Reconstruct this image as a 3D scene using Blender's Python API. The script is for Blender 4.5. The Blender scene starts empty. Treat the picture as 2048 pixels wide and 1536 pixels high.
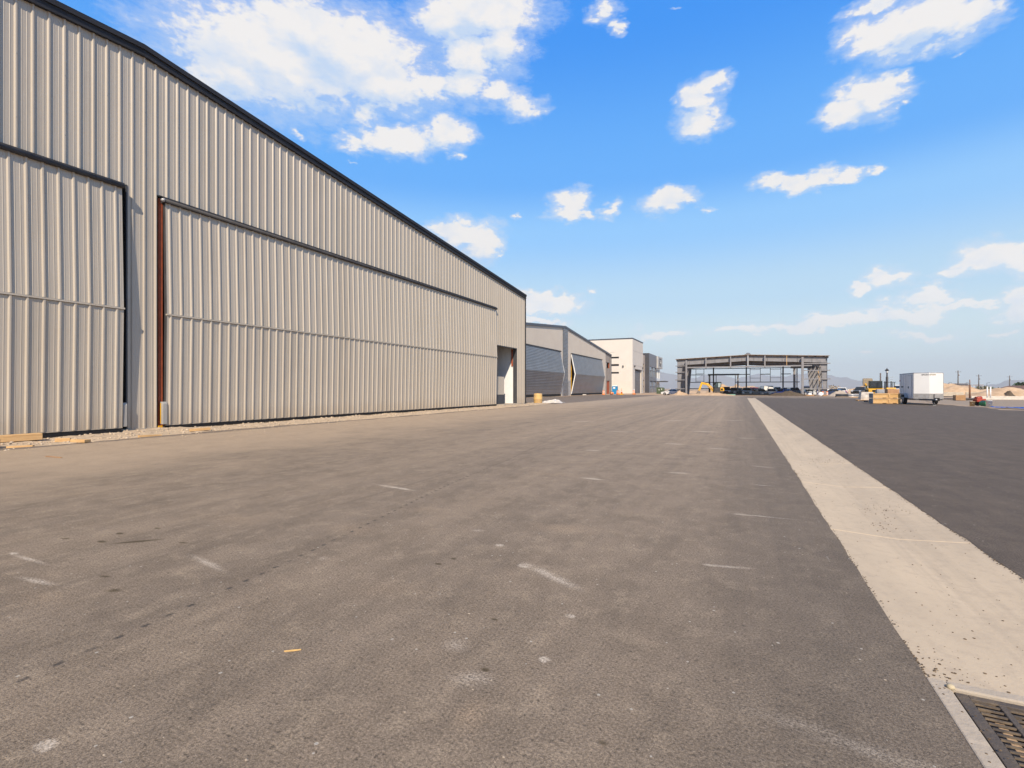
import bpy, bmesh, math, random
from mathutils import Vector, Matrix, noise
random.seed(7)
R = math.radians
scene = bpy.context.scene
COL = scene.collection
PI = math.pi

# ------------------------------------------------------------------ camera
CAM_AZ = R(25.049)
cam_d = bpy.data.cameras.new('camera')
cam_d.sensor_fit = 'HORIZONTAL'; cam_d.sensor_width = 36.0
cam_d.lens = 980/2048*36.0
cam_d.shift_y = 9/2048
cam_d.clip_start = 0.05; cam_d.clip_end = 40000
cam = bpy.data.objects.new('camera', cam_d); COL.objects.link(cam)
cam.location = (0, 0, 1.19); cam.rotation_euler = (R(90), 0, CAM_AZ)
scene.camera = cam

# ------------------------------------------------------------------ sun, exposure
SUN_EL = R(40); SUN_DIR = Vector((0.395, -0.919, 0)).normalized()
sun_d = bpy.data.lights.new('sun', 'SUN'); sun_d.energy = 4.8; sun_d.angle = R(0.53); sun_d.color = (1.0, .865, .69)
sun = bpy.data.objects.new('sun', sun_d); COL.objects.link(sun)
sv = Vector((SUN_DIR.x*math.cos(SUN_EL), SUN_DIR.y*math.cos(SUN_EL), math.sin(SUN_EL)))
sun.rotation_euler = sv.to_track_quat('Z', 'Y').to_euler()
sun.location = (20, -50, 60)
scene.view_settings.view_transform = 'Standard'; scene.view_settings.look = 'None'
scene.view_settings.gamma = 1.0; scene.view_settings.exposure = 0.45
try: scene.view_settings.use_curve_mapping = False
except Exception: pass
scene.cycles.max_bounces = 8; scene.cycles.diffuse_bounces = 4; scene.cycles.transparent_max_bounces = 8
scene.cycles.volume_bounces = 0

# ------------------------------------------------------------------ world: Nishita sky with clouds
world = bpy.data.worlds.new("World"); scene.world = world; world.use_nodes = True

class NT:
    def __init__(s, tree): s.t = tree; s.n = tree.nodes; s.l = tree.links
    def node(s, kind, **kw):
        n = s.n.new(kind)
        for k, v in kw.items(): setattr(n, k, v)
        return n
    def put(s, sock, v):
        if hasattr(v, 'is_output') or isinstance(v, bpy.types.NodeSocket): s.l.new(v, sock)
        else: sock.default_value = v
    def math(s, op, a, b=None, c=None, clamp=False):
        n = s.node('ShaderNodeMath', operation=op, use_clamp=clamp)
        s.put(n.inputs[0], a)
        if b is not None: s.put(n.inputs[1], b)
        if c is not None: s.put(n.inputs[2], c)
        return n.outputs[0]
    def vmath(s, op, a, b=None):
        n = s.node('ShaderNodeVectorMath', operation=op)
        s.put(n.inputs[0], a)
        if b is not None: s.put(n.inputs[1], b)
        return n.outputs['Value'] if op in ('LENGTH', 'DOT_PRODUCT', 'DISTANCE') else n.outputs[0]
    def mix(s, f, a, b, blend='MIX'):
        n = s.node('ShaderNodeMix', data_type='RGBA', blend_type=blend)
        s.put(n.inputs[0], f); s.put(n.inputs[6], a); s.put(n.inputs[7], b)
        return n.outputs[2]
    def noise(s, vec, scale, detail=4, rough=.55, dist=0, dims='3D'):
        n = s.node('ShaderNodeTexNoise', noise_dimensions=dims)
        if vec is not None: s.l.new(vec, n.inputs['Vector'])
        n.inputs['Scale'].default_value = scale; n.inputs['Detail'].default_value = detail
        n.inputs['Roughness'].default_value = rough; n.inputs['Distortion'].default_value = dist
        return n.outputs['Fac']
    def maprange(s, v, a, b, c=0, d=1, smooth=True):
        n = s.node('ShaderNodeMapRange'); n.interpolation_type = 'SMOOTHSTEP' if smooth else 'LINEAR'
        s.put(n.inputs[0], v)
        for i, x in enumerate((a, b, c, d)): s.put(n.inputs[i+1], x)
        return n.outputs[0]
    def combine(s, x, y, z):
        n = s.node('ShaderNodeCombineXYZ')
        for i, v in enumerate((x, y, z)): s.put(n.inputs[i], v)
        return n.outputs[0]
    def sep(s, v):
        n = s.node('ShaderNodeSeparateXYZ'); s.l.new(v, n.inputs[0]); return n.outputs
    def mapping(s, v, loc=(0,0,0), rot=(0,0,0), sc=(1,1,1), kind='POINT'):
        n = s.node('ShaderNodeMapping', vector_type=kind); s.l.new(v, n.inputs[0])
        n.inputs[1].default_value = loc; n.inputs[2].default_value = rot; n.inputs[3].default_value = sc
        return n.outputs[0]

# clouds: (bearing, height) centre and half sizes in thousandths of a radian / of tan(elevation), weight, tilt
CLOUDS = [
    (-896, 601, 171, 101, 0.98, 0.0),
    (-982, 547, 45, 34, 0.88, 0.0),
    (-952, 557, 77, 59, 0.98, 0.0),
    (-846, 671, 123, 82, 0.98, 0.0),
    (-766, 644, 171, 96, 0.98, 0.0),
    (-912, 651, 53, 40, 0.69, 0.0),
    (-967, 662, 33, 21, 0.54, 0.0),
    (-1011, 649, 16, 9, 0.29, 0.0),
    (-846, 573, 142, 39, 0.88, 0.0),
    (-700, 598, 126, 60, 0.88, 0.0),
    (-613, 605, 98, 44, 0.78, 0.0),
    (-563, 746, 88, 67, 0.88, 0.0),
    (-502, 771, 123, 62, 0.98, 0.0),
    (-523, 678, 78, 67, 0.83, 0.0),
    (-462, 711, 67, 79, 0.78, 0.0),
    (-533, 622, 67, 50, 0.83, 0.0),
    (-462, 604, 67, 36, 0.73, 0.0),
    (-416, 578, 56, 36, 0.69, 0.0),
    (-390, 563, 34, 16, 0.49, 0.0),
    (-729, 540, 46, 38, 0.54, 0.0),
    (-715, 507, 36, 27, 0.49, 0.0),
    (-743, 479, 43, 21, 0.78, 0.0),
    (-662, 496, 85, 33, 0.93, 0.0),
    (-573, 521, 50, 36, 0.98, 0.0),
    (-551, 465, 18, 16, 0.49, 0.0),
    (-854, 473, 24, 14, 0.49, 0.0),
    (-896, 523, 18, 12, 0.39, 0.0),
    (-250, 759, 33, 31, 0.69, 0.0),
    (-225, 720, 19, 24, 0.59, 0.0),
    (194, 632, 44, 20, 0.69, 0.0),
    (207, 577, 47, 40, 0.98, 0.0),
    (257, 578, 73, 43, 1.03, 0.0),
    (309, 560, 42, 45, 0.83, 0.0),
    (233, 542, 41, 22, 0.59, 0.0),
    (269, 529, 52, 21, 0.49, 0.0),
    (341, 550, 28, 32, 0.39, 0.0),
    (190, 481, 46, 36, 0.98, -0.5),
    (160, 462, 38, 22, 0.88, 0.0),
    (217, 492, 28, 27, 0.83, 0.0),
    (242, 454, 17, 12, 0.39, 0.0),
    (303, 504, 15, 5, 0.39, 0.0),
    (233, 498, 12, 11, 0.59, 0.0),
    (-71, 554, 41, 31, 0.88, 0.0),
    (-49, 575, 34, 21, 0.83, 0.0),
    (-71, 512, 44, 27, 0.93, 0.0),
    (-116, 554, 15, 15, 0.39, 0.0),
    (-319, 377, 33, 27, 0.98, 0.0),
    (-319, 354, 46, 16, 0.98, 0.0),
    (-279, 350, 28, 9, 0.78, 0.0),
    (-235, 362, 22, 18, 0.54, 0.6),
    (-130, 362, 49, 21, 0.98, 0.0),
    (-133, 377, 27, 17, 0.88, 0.0),
    (-93, 351, 18, 10, 0.69, 0.0),
    (-60, 341, 17, 8, 0.34, 0.0),
    (51, 370, 33, 16, 0.93, 0.0),
    (94, 362, 35, 14, 0.93, 0.0),
    (128, 366, 27, 13, 0.93, 0.0),
    (160, 359, 25, 13, 0.83, 0.0),
    (194, 356, 16, 9, 0.69, 0.0),
    (-533, 312, 69, 31, 0.98, 0.0),
    (-497, 292, 42, 34, 0.88, 0.0),
    (-573, 323, 37, 16, 0.88, 0.0),
    (-462, 270, 20, 7, 0.39, 0.0),
    (325, 190, 35, 21, 0.98, 0.0),
    (354, 195, 33, 22, 1.03, 0.0),
    (295, 176, 24, 10, 0.88, 0.0),
    (376, 180, 27, 28, 0.98, 0.0),
    (220, 179, 32, 20, 0.83, 0.0),
    (180, 171, 22, 7, 0.78, 0.0),
    (269, 142, 23, 15, 0.98, 0.0),
    (287, 135, 14, 8, 0.69, 0.0),
    (124, 114, 56, 12, 0.78, 0.0),
    (194, 121, 44, 14, 0.93, 0.0),
    (245, 116, 54, 12, 0.73, 0.0),
    (303, 122, 37, 7, 0.78, 0.0),
    (-2, 113, 42, 10, 0.78, 0.0),
    (63, 114, 43, 9, 0.59, 0.0),
    (369, 122, 22, 20, 0.98, 0.0),
    (-135, 109, 61, 10, 0.54, 0.0),
    (-365, 174, 58, 15, 0.98, 0.0),
    (-411, 174, 45, 18, 0.98, 0.0),
    (-428, 346, 12, 10, 0.59, 0.0),
    (-274, 196, 13, 6, 0.69, 0.0),
    (-380, 140, 67, 9, 0.49, 0.0),
    (263, 87, 52, 9, 0.44, 0.0),
    (356, 84, 22, 6, 0.59, 0.0),
    (180, 61, 22, 5, 0.49, 0.0),
    (-116, 733, 20, 6, 0.24, 0.0),
    (-756, 438, 14, 6, 0.29, 0.0),
]
def cloud_field(clouds):
    g = bpy.data.node_groups.new('cloud_field', 'ShaderNodeTree')
    g.interface.new_socket('Vector', in_out='INPUT', socket_type='NodeSocketVector')
    g.interface.new_socket('Value', in_out='OUTPUT', socket_type='NodeSocketFloat')
    k = NT(g); gi = k.node('NodeGroupInput'); go = k.node('NodeGroupOutput')
    cur = None
    gx, gy, gz = k.sep(gi.outputs[0])
    for (cx, cy, rx, ry, w, rot) in clouds:
        m = k.mapping(k.combine(gx, gy, gz if cur is None else cur), (cx/1000, cy/1000, 0), (0, 0, rot), (rx/1000, ry/1000, 1e6), 'TEXTURE')   # chained, so the shader stays small in memory
        ln = k.vmath('LENGTH', m)
        v = k.math('MULTIPLY_ADD', ln, -1.0, w+(.32 if cy < 175 else .04))
        cur = v if cur is None else k.math('SMOOTH_MAX', cur, v, .12)
    k.l.new(cur, go.inputs[0])
    return g
def build_world():
    k = NT(world.node_tree); k.n.clear()
    def sky_colour():
        sky = k.node('ShaderNodeTexSky'); sky.sky_type = 'NISHITA'; sky.sun_disc = False
        sky.sun_elevation = SUN_EL; sky.sun_rotation = math.atan2(SUN_DIR.x, SUN_DIR.y)
        sky.altitude = 1300; sky.air_density = 1.0; sky.dust_density = .6; sky.ozone_density = 3.0
        ramp = k.node('ShaderNodeValToRGB'); k.l.new(k.math('MULTIPLY', te, 1/1.6), ramp.inputs[0])
        cr = ramp.color_ramp; cr.interpolation = 'EASE'
        for i, (t, c) in enumerate(SKY_RAMP):
            e = cr.elements[i] if i < 2 else cr.elements.new(t/1.6)
            e.position = t/1.6; e.color = (*[q/10 for q in c], 1)
        col = k.vmath('MULTIPLY', ramp.outputs[0], (10, 10, 10))
        return k.mix(k.maprange(te, .9, 1.6, .88, 0), sky.outputs[0], col)     # clear Nishita blue overhead
    def background(col):
        bg = k.node('ShaderNodeBackground'); bg.inputs['Strength'].default_value = SKY_STRENGTH
        k.l.new(col, bg.inputs['Color']); return bg.outputs[0]
    tc = k.node('ShaderNodeTexCoord'); d = tc.outputs['Generated']
    x, y, z = k.sep(d)
    hz = k.math('SQRT', k.math('ADD', k.math('MULTIPLY', x, x), k.math('MULTIPLY', y, y)))
    az = k.math('ARCTAN2', x, y); te = k.math('DIVIDE', z, k.math('MAXIMUM', hz, .02))
    p = k.combine(az, te, 0)
    def cloudy(clouds):
        # ragged edges: warp the lookup
        w1 = k.node('ShaderNodeTexNoise'); k.l.new(k.mapping(p, sc=(1, 1.5, 1)), w1.inputs['Vector'])
        w1.inputs['Scale'].default_value = 16; w1.inputs['Detail'].default_value = 6; w1.inputs['Roughness'].default_value = .62
        wv = k.vmath('MULTIPLY', k.vmath('SUBTRACT', w1.outputs['Color'], (.5, .5, .5)), (.10, .075, 0))
        pw = k.vmath('ADD', p, wv)
        def field(vec, cl):
            n = k.node('ShaderNodeGroup'); n.node_tree = cloud_field(cl); k.l.new(vec, n.inputs[0]); return n.outputs[0]
        F = field(pw, clouds)
        n1 = k.noise(k.mapping(p, sc=(1, 1.35, 1)), 34, 8, .62, .4)
        dens = k.math('ADD', F, k.math('MULTIPLY', k.math('SUBTRACT', n1, .5), 1.1))
        wisp = k.noise(k.mapping(p, rot=(0, 0, .5), sc=(1, 2.2, 1)), 70, 5, .6)
        dens = k.math('ADD', dens, k.math('MULTIPLY', k.math('SUBTRACT', wisp, .5), .38))
        core = k.maprange(dens, -.16, .42)
        halo = k.math('MULTIPLY', k.maprange(k.math('ADD', F, k.math('ADD', k.math('MULTIPLY', k.math('SUBTRACT', n1, .5), .7), k.math('MULTIPLY', k.math('SUBTRACT', wisp, .5), .5))), -.52, .18), .50)
        alpha = k.math('MAXIMUM', k.math('MULTIPLY', core, .97), halo)
        alpha = k.math('MULTIPLY', alpha, k.maprange(te, 0.0, .20, .62, 1))
        # the side away from the sun is bluer: compare with the field a little higher up
        F2 = field(k.vmath('ADD', pw, (0.008, .035, 0)), [c for c in clouds if c[2]*c[3] > 900])
        lit = k.maprange(k.math('SUBTRACT', F, F2), -.55, .35)
        n2 = k.noise(p, 13, 4, .55)
        lit = k.math('MULTIPLY_ADD', k.math('ADD', k.math('MULTIPLY', k.math('SUBTRACT', n2, .5), 1.7), k.math('MULTIPLY', k.math('SUBTRACT', n1, .5), .9)), 1.0, lit, clamp=True)
        lit = k.math('MULTIPLY', lit, k.maprange(core, .1, .8, .35, 1))
        ccol = k.mix(lit, CLOUD_SHADE, CLOUD_LIT); gain = k.maprange(te, .06, .30, 1.14, 1.0); ccol = k.vmath('MULTIPLY', ccol, k.combine(gain, gain, gain))
        return background(k.mix(alpha, sky_colour(), ccol))
    # the sky is handled in sectors, so that each look-up only visits the clouds near it
    out = background(sky_colour())
    for (a0, a1) in ((-1.15, -.74), (-.74, -.58), (-.58, -.44), (-.44, -.20), (-.20, .08), (.08, .21), (.21, .65)):
        cl = [c for c in CLOUDS if c[0]+1.75*max(c[2], c[3]*(.8 if c[5] else 0))+60 > a0*1000 and c[0]-1.75*max(c[2], c[3]*(.8 if c[5] else 0))-60 < a1*1000]
        inside = k.math('MULTIPLY', k.math('MULTIPLY', k.math('GREATER_THAN', az, a0), k.math('LESS_THAN', az, a1)), k.math('MULTIPLY', k.math('GREATER_THAN', te, .02), k.math('LESS_THAN', te, 1.15)))
        ms = k.node('ShaderNodeMixShader'); k.l.new(inside, ms.inputs[0]); k.l.new(out, ms.inputs[1]); k.l.new(cloudy(cl), ms.inputs[2]); out = ms.outputs[0]
    wo = k.node('ShaderNodeOutputWorld'); k.l.new(out, wo.inputs['Surface'])
    world.cycles.sampling_method = 'NONE'      # the sky is broad and even: plain bounces find it
SKY_STRENGTH = .1
SKY_RAMP = [(0.0, (5.6, 6.9, 7.0)), (.095, (5.3, 6.8, 7.1)), (.173, (3.9, 5.9, 7.4)), (.31, (2.0, 4.7, 8.2)), (.42, (.65, 3.3, 8.0)), (.74, (.05, 2.25, 7.5)), (1.6, (.1, .9, 3.4))]
CLOUD_SHADE = (4.3, 5.3, 6.8, 1)
CLOUD_LIT = (7.0, 6.75, 6.5, 1)
build_world()

# ------------------------------------------------------------------ materials
MATS = {}
def mat(name, col, col2=None, nscale=3.0, rough=.7, metal=0.0, bump=0.0, bscale=40, detail=5, spec=.35, stretch=(1,1,1), lo=.35, hi=.65, coat=0, trans=0):
    if name in MATS: return MATS[name]
    m = bpy.data.materials.new(name); m.use_nodes = True; k = NT(m.node_tree)
    b = k.n['Principled BSDF']
    b.inputs['Roughness'].default_value = rough; b.inputs['Metallic'].default_value = metal
    b.inputs['Specular IOR Level'].default_value = spec
    if coat: b.inputs['Coat Weight'].default_value = coat; b.inputs['Coat Roughness'].default_value = .05
    if trans: b.inputs['Transmission Weight'].default_value = trans; b.inputs['IOR'].default_value = 1.2
    tc = k.node('ShaderNodeTexCoord'); v = k.mapping(tc.outputs['Object'], sc=stretch)
    if col2 is None: col2 = tuple(c*.82 for c in col)
    n = k.noise(v, nscale, detail, .6)
    k.l.new(k.mix(k.maprange(n, lo, hi), (*col, 1), (*col2, 1)), b.inputs['Base Color'])
    if bump:
        bn = k.node('ShaderNodeBump'); bn.inputs['Strength'].default_value = bump; bn.inputs['Distance'].default_value = .02
        k.l.new(k.noise(v, bscale, detail, .6), bn.inputs['Height']); k.l.new(bn.outputs[0], b.inputs['Normal'])
    MATS[name] = m
    return m

# ------------------------------------------------------------------ mesh helpers
SPLIT = {'jamb_trim', 'base_flashing', 'edge_frame', 'red_post', 'stiffener', 'mullion', 'joint_line', 'wall_lining', 'truss_bar', 'door_trim', 'window_sill', 'end_girt', 'lift_arm', 'outer_wall', 'inner_dark_frame'}
class MB:
    def __init__(s): s.v = []; s.f = []; s.sm = []
    def add(s, vs, fs, smooth=False):
        o = len(s.v); s.v += [tuple(p) for p in vs]; s.f += [tuple(i+o for i in f) for f in fs]; s.sm += [smooth]*len(fs); return s
    def box(s, x0, x1, y0, y1, z0, z1):
        return s.add([(x0,y0,z0),(x1,y0,z0),(x1,y1,z0),(x0,y1,z0),(x0,y0,z1),(x1,y0,z1),(x1,y1,z1),(x0,y1,z1)],
                     [(0,3,2,1),(4,5,6,7),(0,1,5,4),(1,2,6,5),(2,3,7,6),(3,0,4,7)])
    def bar(s, p, q, w, h=None):
        h = h or w; p = Vector(p); q = Vector(q); d = (q-p).normalized()
        up = Vector((0,0,1)) if abs(d.z) < .95 else Vector((0,1,0))
        a = d.cross(up).normalized(); b = a.cross(d).normalized(); vs = []
        for c in (p, q):
            for (i, j) in ((-1,-1),(1,-1),(1,1),(-1,1)): vs.append(c + a*i*w/2 + b*j*h/2)
        return s.add(vs, [(3,2,1,0),(4,5,6,7),(0,1,5,4),(1,2,6,5),(2,3,7,6),(3,0,4,7)])
    def tube(s, p, q, r0, r1=None, n=10):
        r1 = r0 if r1 is None else r1; p = Vector(p); q = Vector(q); d = (q-p).normalized()
        up = Vector((0,0,1)) if abs(d.z) < .95 else Vector((0,1,0))
        a = d.cross(up).normalized(); b = a.cross(d).normalized(); vs = []
        for c, r in ((p, r0), (q, r1)):
            for i in range(n):
                t = 2*PI*i/n; vs.append(c + a*math.cos(t)*r + b*math.sin(t)*r)
        fs = [(i, n+i, n+(i+1) % n, (i+1) % n) for i in range(n)]
        s.add(vs, fs, True); o = len(s.v)-2*n
        s.f += [tuple(o+i for i in range(n)), tuple(o+n+i for i in reversed(range(n)))]; s.sm += [False, False]
        return s
    def lathe(s, prof, c=(0,0,0), n=14):
        vs = []; fs = []
        for (r, z) in prof:
            for i in range(n):
                t = 2*PI*i/n; vs.append((c[0]+r*math.cos(t), c[1]+r*math.sin(t), c[2]+z))
        for k in range(len(prof)-1):
            for i in range(n): fs.append((k*n+i, k*n+(i+1) % n, (k+1)*n+(i+1) % n, (k+1)*n+i))
        s.add(vs, fs, True); o = len(s.v)-n*len(prof)
        s.f += [tuple(o+i for i in reversed(range(n))), tuple(o+(len(prof)-1)*n+i for i in range(n))]; s.sm += [False, False]
        return s
    def prism(s, pts, axis, a, b):
        """pts in the two other axes (cyclic order x,y,z), extruded along axis from a to b"""
        def P(u, v, w): return {'x': (w, u, v), 'y': (u, w, v), 'z': (u, v, w)}[axis]
        n = len(pts); vs = [P(u, v, a) for u, v in pts] + [P(u, v, b) for u, v in pts]
        fs = [(i, (i+1) % n, n+(i+1) % n, n+i) for i in range(n)] + [tuple(reversed(range(n))), tuple(range(n, 2*n))]
        return s.add(vs, fs)
    def frustum(s, x0, x1, w, z0, X0, X1, W, z1):
        vs = [(x0,-w,z0),(x1,-w,z0),(x1,w,z0),(x0,w,z0),(X0,-W,z1),(X1,-W,z1),(X1,W,z1),(X0,W,z1)]
        return s.add(vs, [(0,3,2,1),(4,5,6,7),(0,1,5,4),(1,2,6,5),(2,3,7,6),(3,0,4,7)])
    def rot(s, ang, c=(0,0,0)):
        ca, sa = math.cos(ang), math.sin(ang)
        s.v = [(c[0]+(x-c[0])*ca-(y-c[1])*sa, c[1]+(x-c[0])*sa+(y-c[1])*ca, z) for x, y, z in s.v]; return s
    def islands(s):
        p = list(range(len(s.v)))
        def find(i):
            while p[i] != i: p[i] = p[p[i]]; i = p[i]
            return i
        for f in s.f:
            for i in f[1:]: p[find(i)] = find(f[0])
        out = {}
        for f, sm in zip(s.f, s.sm): out.setdefault(find(f[0]), []).append((f, sm))
        res = []
        for fs in out.values():
            m = MB(); idx = {}
            for f, sm in fs:
                for i in f:
                    if i not in idx: idx[i] = len(m.v); m.v.append(s.v[i])
                m.f.append(tuple(idx[i] for i in f)); m.sm.append(sm)
            res.append(m)
        return res
    def build(s, name, m, parent=None, bevel=0, segs=2, label=None, recalc=True):
        if name in SPLIT:
            for q in s.islands(): o = q._build(name, m, parent, bevel, segs, label, recalc)
            return o
        return s._build(name, m, parent, bevel, segs, label, recalc)
    def _build(s, name, m, parent=None, bevel=0, segs=2, label=None, recalc=True):
        me = bpy.data.meshes.new(name)
        off = Vector((0,0,0))
        me.from_pydata([tuple(v) for v in s.v], [], s.f); me.polygons.foreach_set('use_smooth', s.sm)
        if recalc:
            bm = bmesh.new(); bm.from_mesh(me); bmesh.ops.recalc_face_normals(bm, faces=bm.faces); bm.to_mesh(me); bm.free()
        me.materials.append(m); me.update()
        o = bpy.data.objects.new(name, me); COL.objects.link(o)
        if parent is not None: o.parent = parent
        if bevel:
            b = o.modifiers.new('bevel', 'BEVEL'); b.width = bevel; b.segments = segs; b.limit_method = 'ANGLE'; b.angle_limit = R(40)
        if label: o['label'] = label
        return o
def thing(name, label, cat, loc=(0,0,0), rz=0, group=None):
    o = bpy.data.objects.new(name, None); COL.objects.link(o); o.empty_display_size = .2
    o.location = loc; o.rotation_euler = (0, 0, rz); o['label'] = label; o['category'] = cat
    if group: o['group'] = group
    return o
def tag(o, label, cat, group=None):
    o['label'] = label; o['category'] = cat
    if group: o['group'] = group
    return o
def kind(o, k='structure'): o['kind'] = k; return o
def W(mb, root):          # world coordinates -> local coordinates of an unrotated thing
    l = root.location; mb.v = [(x-l.x, y-l.y, z-l.z) for x, y, z in mb.v]; return mb
def nz(x, y, z=0, s=1.0): return noise.noise(Vector((x*s, y*s, z*s)))
def fbm(x, y, z=0, o=5):
    t = 0; a = 1; f = 1
    for i in range(o): t += a*noise.noise(Vector((x*f, y*f, z*f+i*7.3))); a *= .5; f *= 2
    return t
def wall_holes(mb, axis, w0, w1, u0, u1, z0, z1, holes):
    """wall slab with real openings: axis 'x' = wall in the y-z plane between x=w0..w1; holes = (ua, ub, za, zb)"""
    us = sorted({u0, u1, *[h[0] for h in holes], *[h[1] for h in holes]}); zs = sorted({z0, z1, *[h[2] for h in holes], *[h[3] for h in holes]})
    us = [u for u in us if u0 <= u <= u1]; zs = [z for z in zs if z0 <= z <= z1]
    for i in range(len(us)-1):
        j = 0
        while j < len(zs)-1:
            um = (us[i]+us[i+1])/2
            def solid(jj):
                zm = (zs[jj]+zs[jj+1])/2
                return not any(h[0] < um < h[1] and h[2] < zm < h[3] for h in holes)
            if not solid(j): j += 1; continue
            k = j
            while k < len(zs)-1 and solid(k): k += 1
            if axis == 'x': mb.box(w0, w1, us[i], us[i+1], zs[j], zs[k])
            else: mb.box(us[i], us[i+1], w0, w1, zs[j], zs[k])
            j = k
    return mb

# ------------------------------------------------------------------ ribbed sheet metal
RIB = [(-.040,0),(-.015,.034),(.015,.034),(.040,0),(.090,0),(.096,.0045),(.107,.0045),(.113,0),(.190,0),(.196,.0045),(.207,.0045),(.213,0)]
FINE = [(-.04,0),(-.02,.012),(.02,.012),(.04,0)]
def profile(y0, y1, phase=0.0, rib=RIB, per=.3048):
    pts = []; k0 = int(math.floor((y0-phase)/per))-1; k1 = int(math.ceil((y1-phase)/per))+1
    for k in range(k0, k1+1):
        for (u, h) in rib: pts.append((phase+k*per+u, h))
    def at(y):
        for i in range(len(pts)-1):
            if pts[i][0] <= y <= pts[i+1][0]:
                t = (y-pts[i][0])/max(1e-9, pts[i+1][0]-pts[i][0]); return pts[i][1]*(1-t)+pts[i+1][1]*t
        return 0
    return [(y0, at(y0))] + [p for p in pts if y0+1e-4 < p[0] < y1-1e-4] + [(y1, at(y1))]
def ribbed(mb, y0, y1, rows, x, phase=0.0, rib=RIB, per=.3048):
    """rows: list of (z or function of y, outward offset)"""
    pr = profile(y0, y1, phase, rib, per); n = len(pr); vs = []; fs = []
    for (z, off) in rows:
        for (y, h) in pr: vs.append((x+off+h, y, z(y) if callable(z) else z))
    for r in range(len(rows)-1):
        for i in range(n-1): fs.append((r*n+i, r*n+i+1, (r+1)*n+i+1, (r+1)*n+i))
    return mb.add(vs, fs)

# ------------------------------------------------------------------ materials used all over
def sheet_mat():
    m = mat('beige_painted_sheet', (.450,.392,.318), (.425,.370,.298), .6, rough=.36, spec=.5); k = NT(m.node_tree); b = k.n['Principled BSDF']
    tc = k.node('ShaderNodeTexCoord'); v = tc.outputs['Object']; x, y, z = k.sep(v)
    src = b.inputs['Base Color'].links[0].from_socket
    pan = k.noise(k.mapping(v, sc=(.1, 1.1, .02)), 1.0, 2, .5)                      # panels vary a little from sheet to sheet
    col = k.mix(k.maprange(pan, .40, .60), src, (.462, .406, .333, 1))
    drip = k.noise(k.mapping(v, sc=(1, 9, .25)), 1.6, 5, .65)
    foot = k.math('MULTIPLY', k.maprange(z, .75, .10, 0, .55), k.maprange(drip, .3, .65))
    col = k.mix(foot, col, (.33, .25, .17, 1)); k.l.new(col, b.inputs['Base Color'])
    bn = k.node('ShaderNodeBump'); bn.inputs['Strength'].default_value = .35; bn.inputs['Distance'].default_value = .03
    k.l.new(k.noise(k.mapping(v, sc=(1, 2.6, .55)), 1.1, 3, .5), bn.inputs['Height']); k.l.new(bn.outputs[0], b.inputs['Normal'])
    return m
beige = sheet_mat()
def_black = mat('black_trim', (.022,.022,.026), (.028,.028,.033), 2, rough=.6, spec=.25)
darkgrey = mat('dark_grey_metal', (.055,.053,.056), (.04,.039,.042), 3, rough=.7)
black = mat('black_rubber', (.012,.012,.013), None, 3, rough=.8)
white = mat('white_paint', (.80,.79,.77), (.72,.71,.69), 2, rough=.4)
drywall = mat('white_wallboard', (.78,.77,.75), (.70,.70,.69), 1.2, rough=.9)
redsteel = mat('red_primer_steel', (.36,.085,.035), (.27,.065,.03), 4, rough=.65)
lumber = mat('pale_sawn_timber', (.62,.40,.19), (.50,.30,.13), 3, rough=.75, stretch=(1,12,12))
lumber2 = mat('weathered_timber', (.30,.16,.08), (.42,.25,.12), 3, rough=.8, stretch=(1,10,10))
steel = mat('grey_primer_steel', (.25,.24,.245), (.20,.195,.20), 1.5, rough=.55)
steel_d = mat('dark_primer_steel', (.06,.062,.07), None, 2, rough=.55)
yellow = mat('yellow_machine_paint', (.75,.40,.02), (.62,.31,.02), 2, rough=.4)
orange = mat('orange_plastic', (.80,.20,.03), None, 2, rough=.5)
sand = mat('heaped_sand', (.52,.37,.24), (.42,.29,.18), 1.2, rough=.95, bump=.6, bscale=6)
glass_d = mat('dark_glass', (.02,.025,.03), (.03,.036,.042), 2, rough=.06, spec=.7)
blue = mat('blue_plastic', (.02,.25,.52), None, 2, rough=.4)
galv = mat('galvanised_metal', (.42,.42,.42), (.34,.34,.35), 3, rough=.45, metal=.3)
plywood = mat('plywood', (.62,.40,.18), (.52,.31,.12), 2, rough=.8)
card = mat('brown_cardboard', (.44,.25,.13), (.38,.21,.11), 3, rough=.9)
wrap = mat('pale_plastic_wrap', (.62,.56,.48), (.45,.40,.35), 3, rough=.35, spec=.6)

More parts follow.
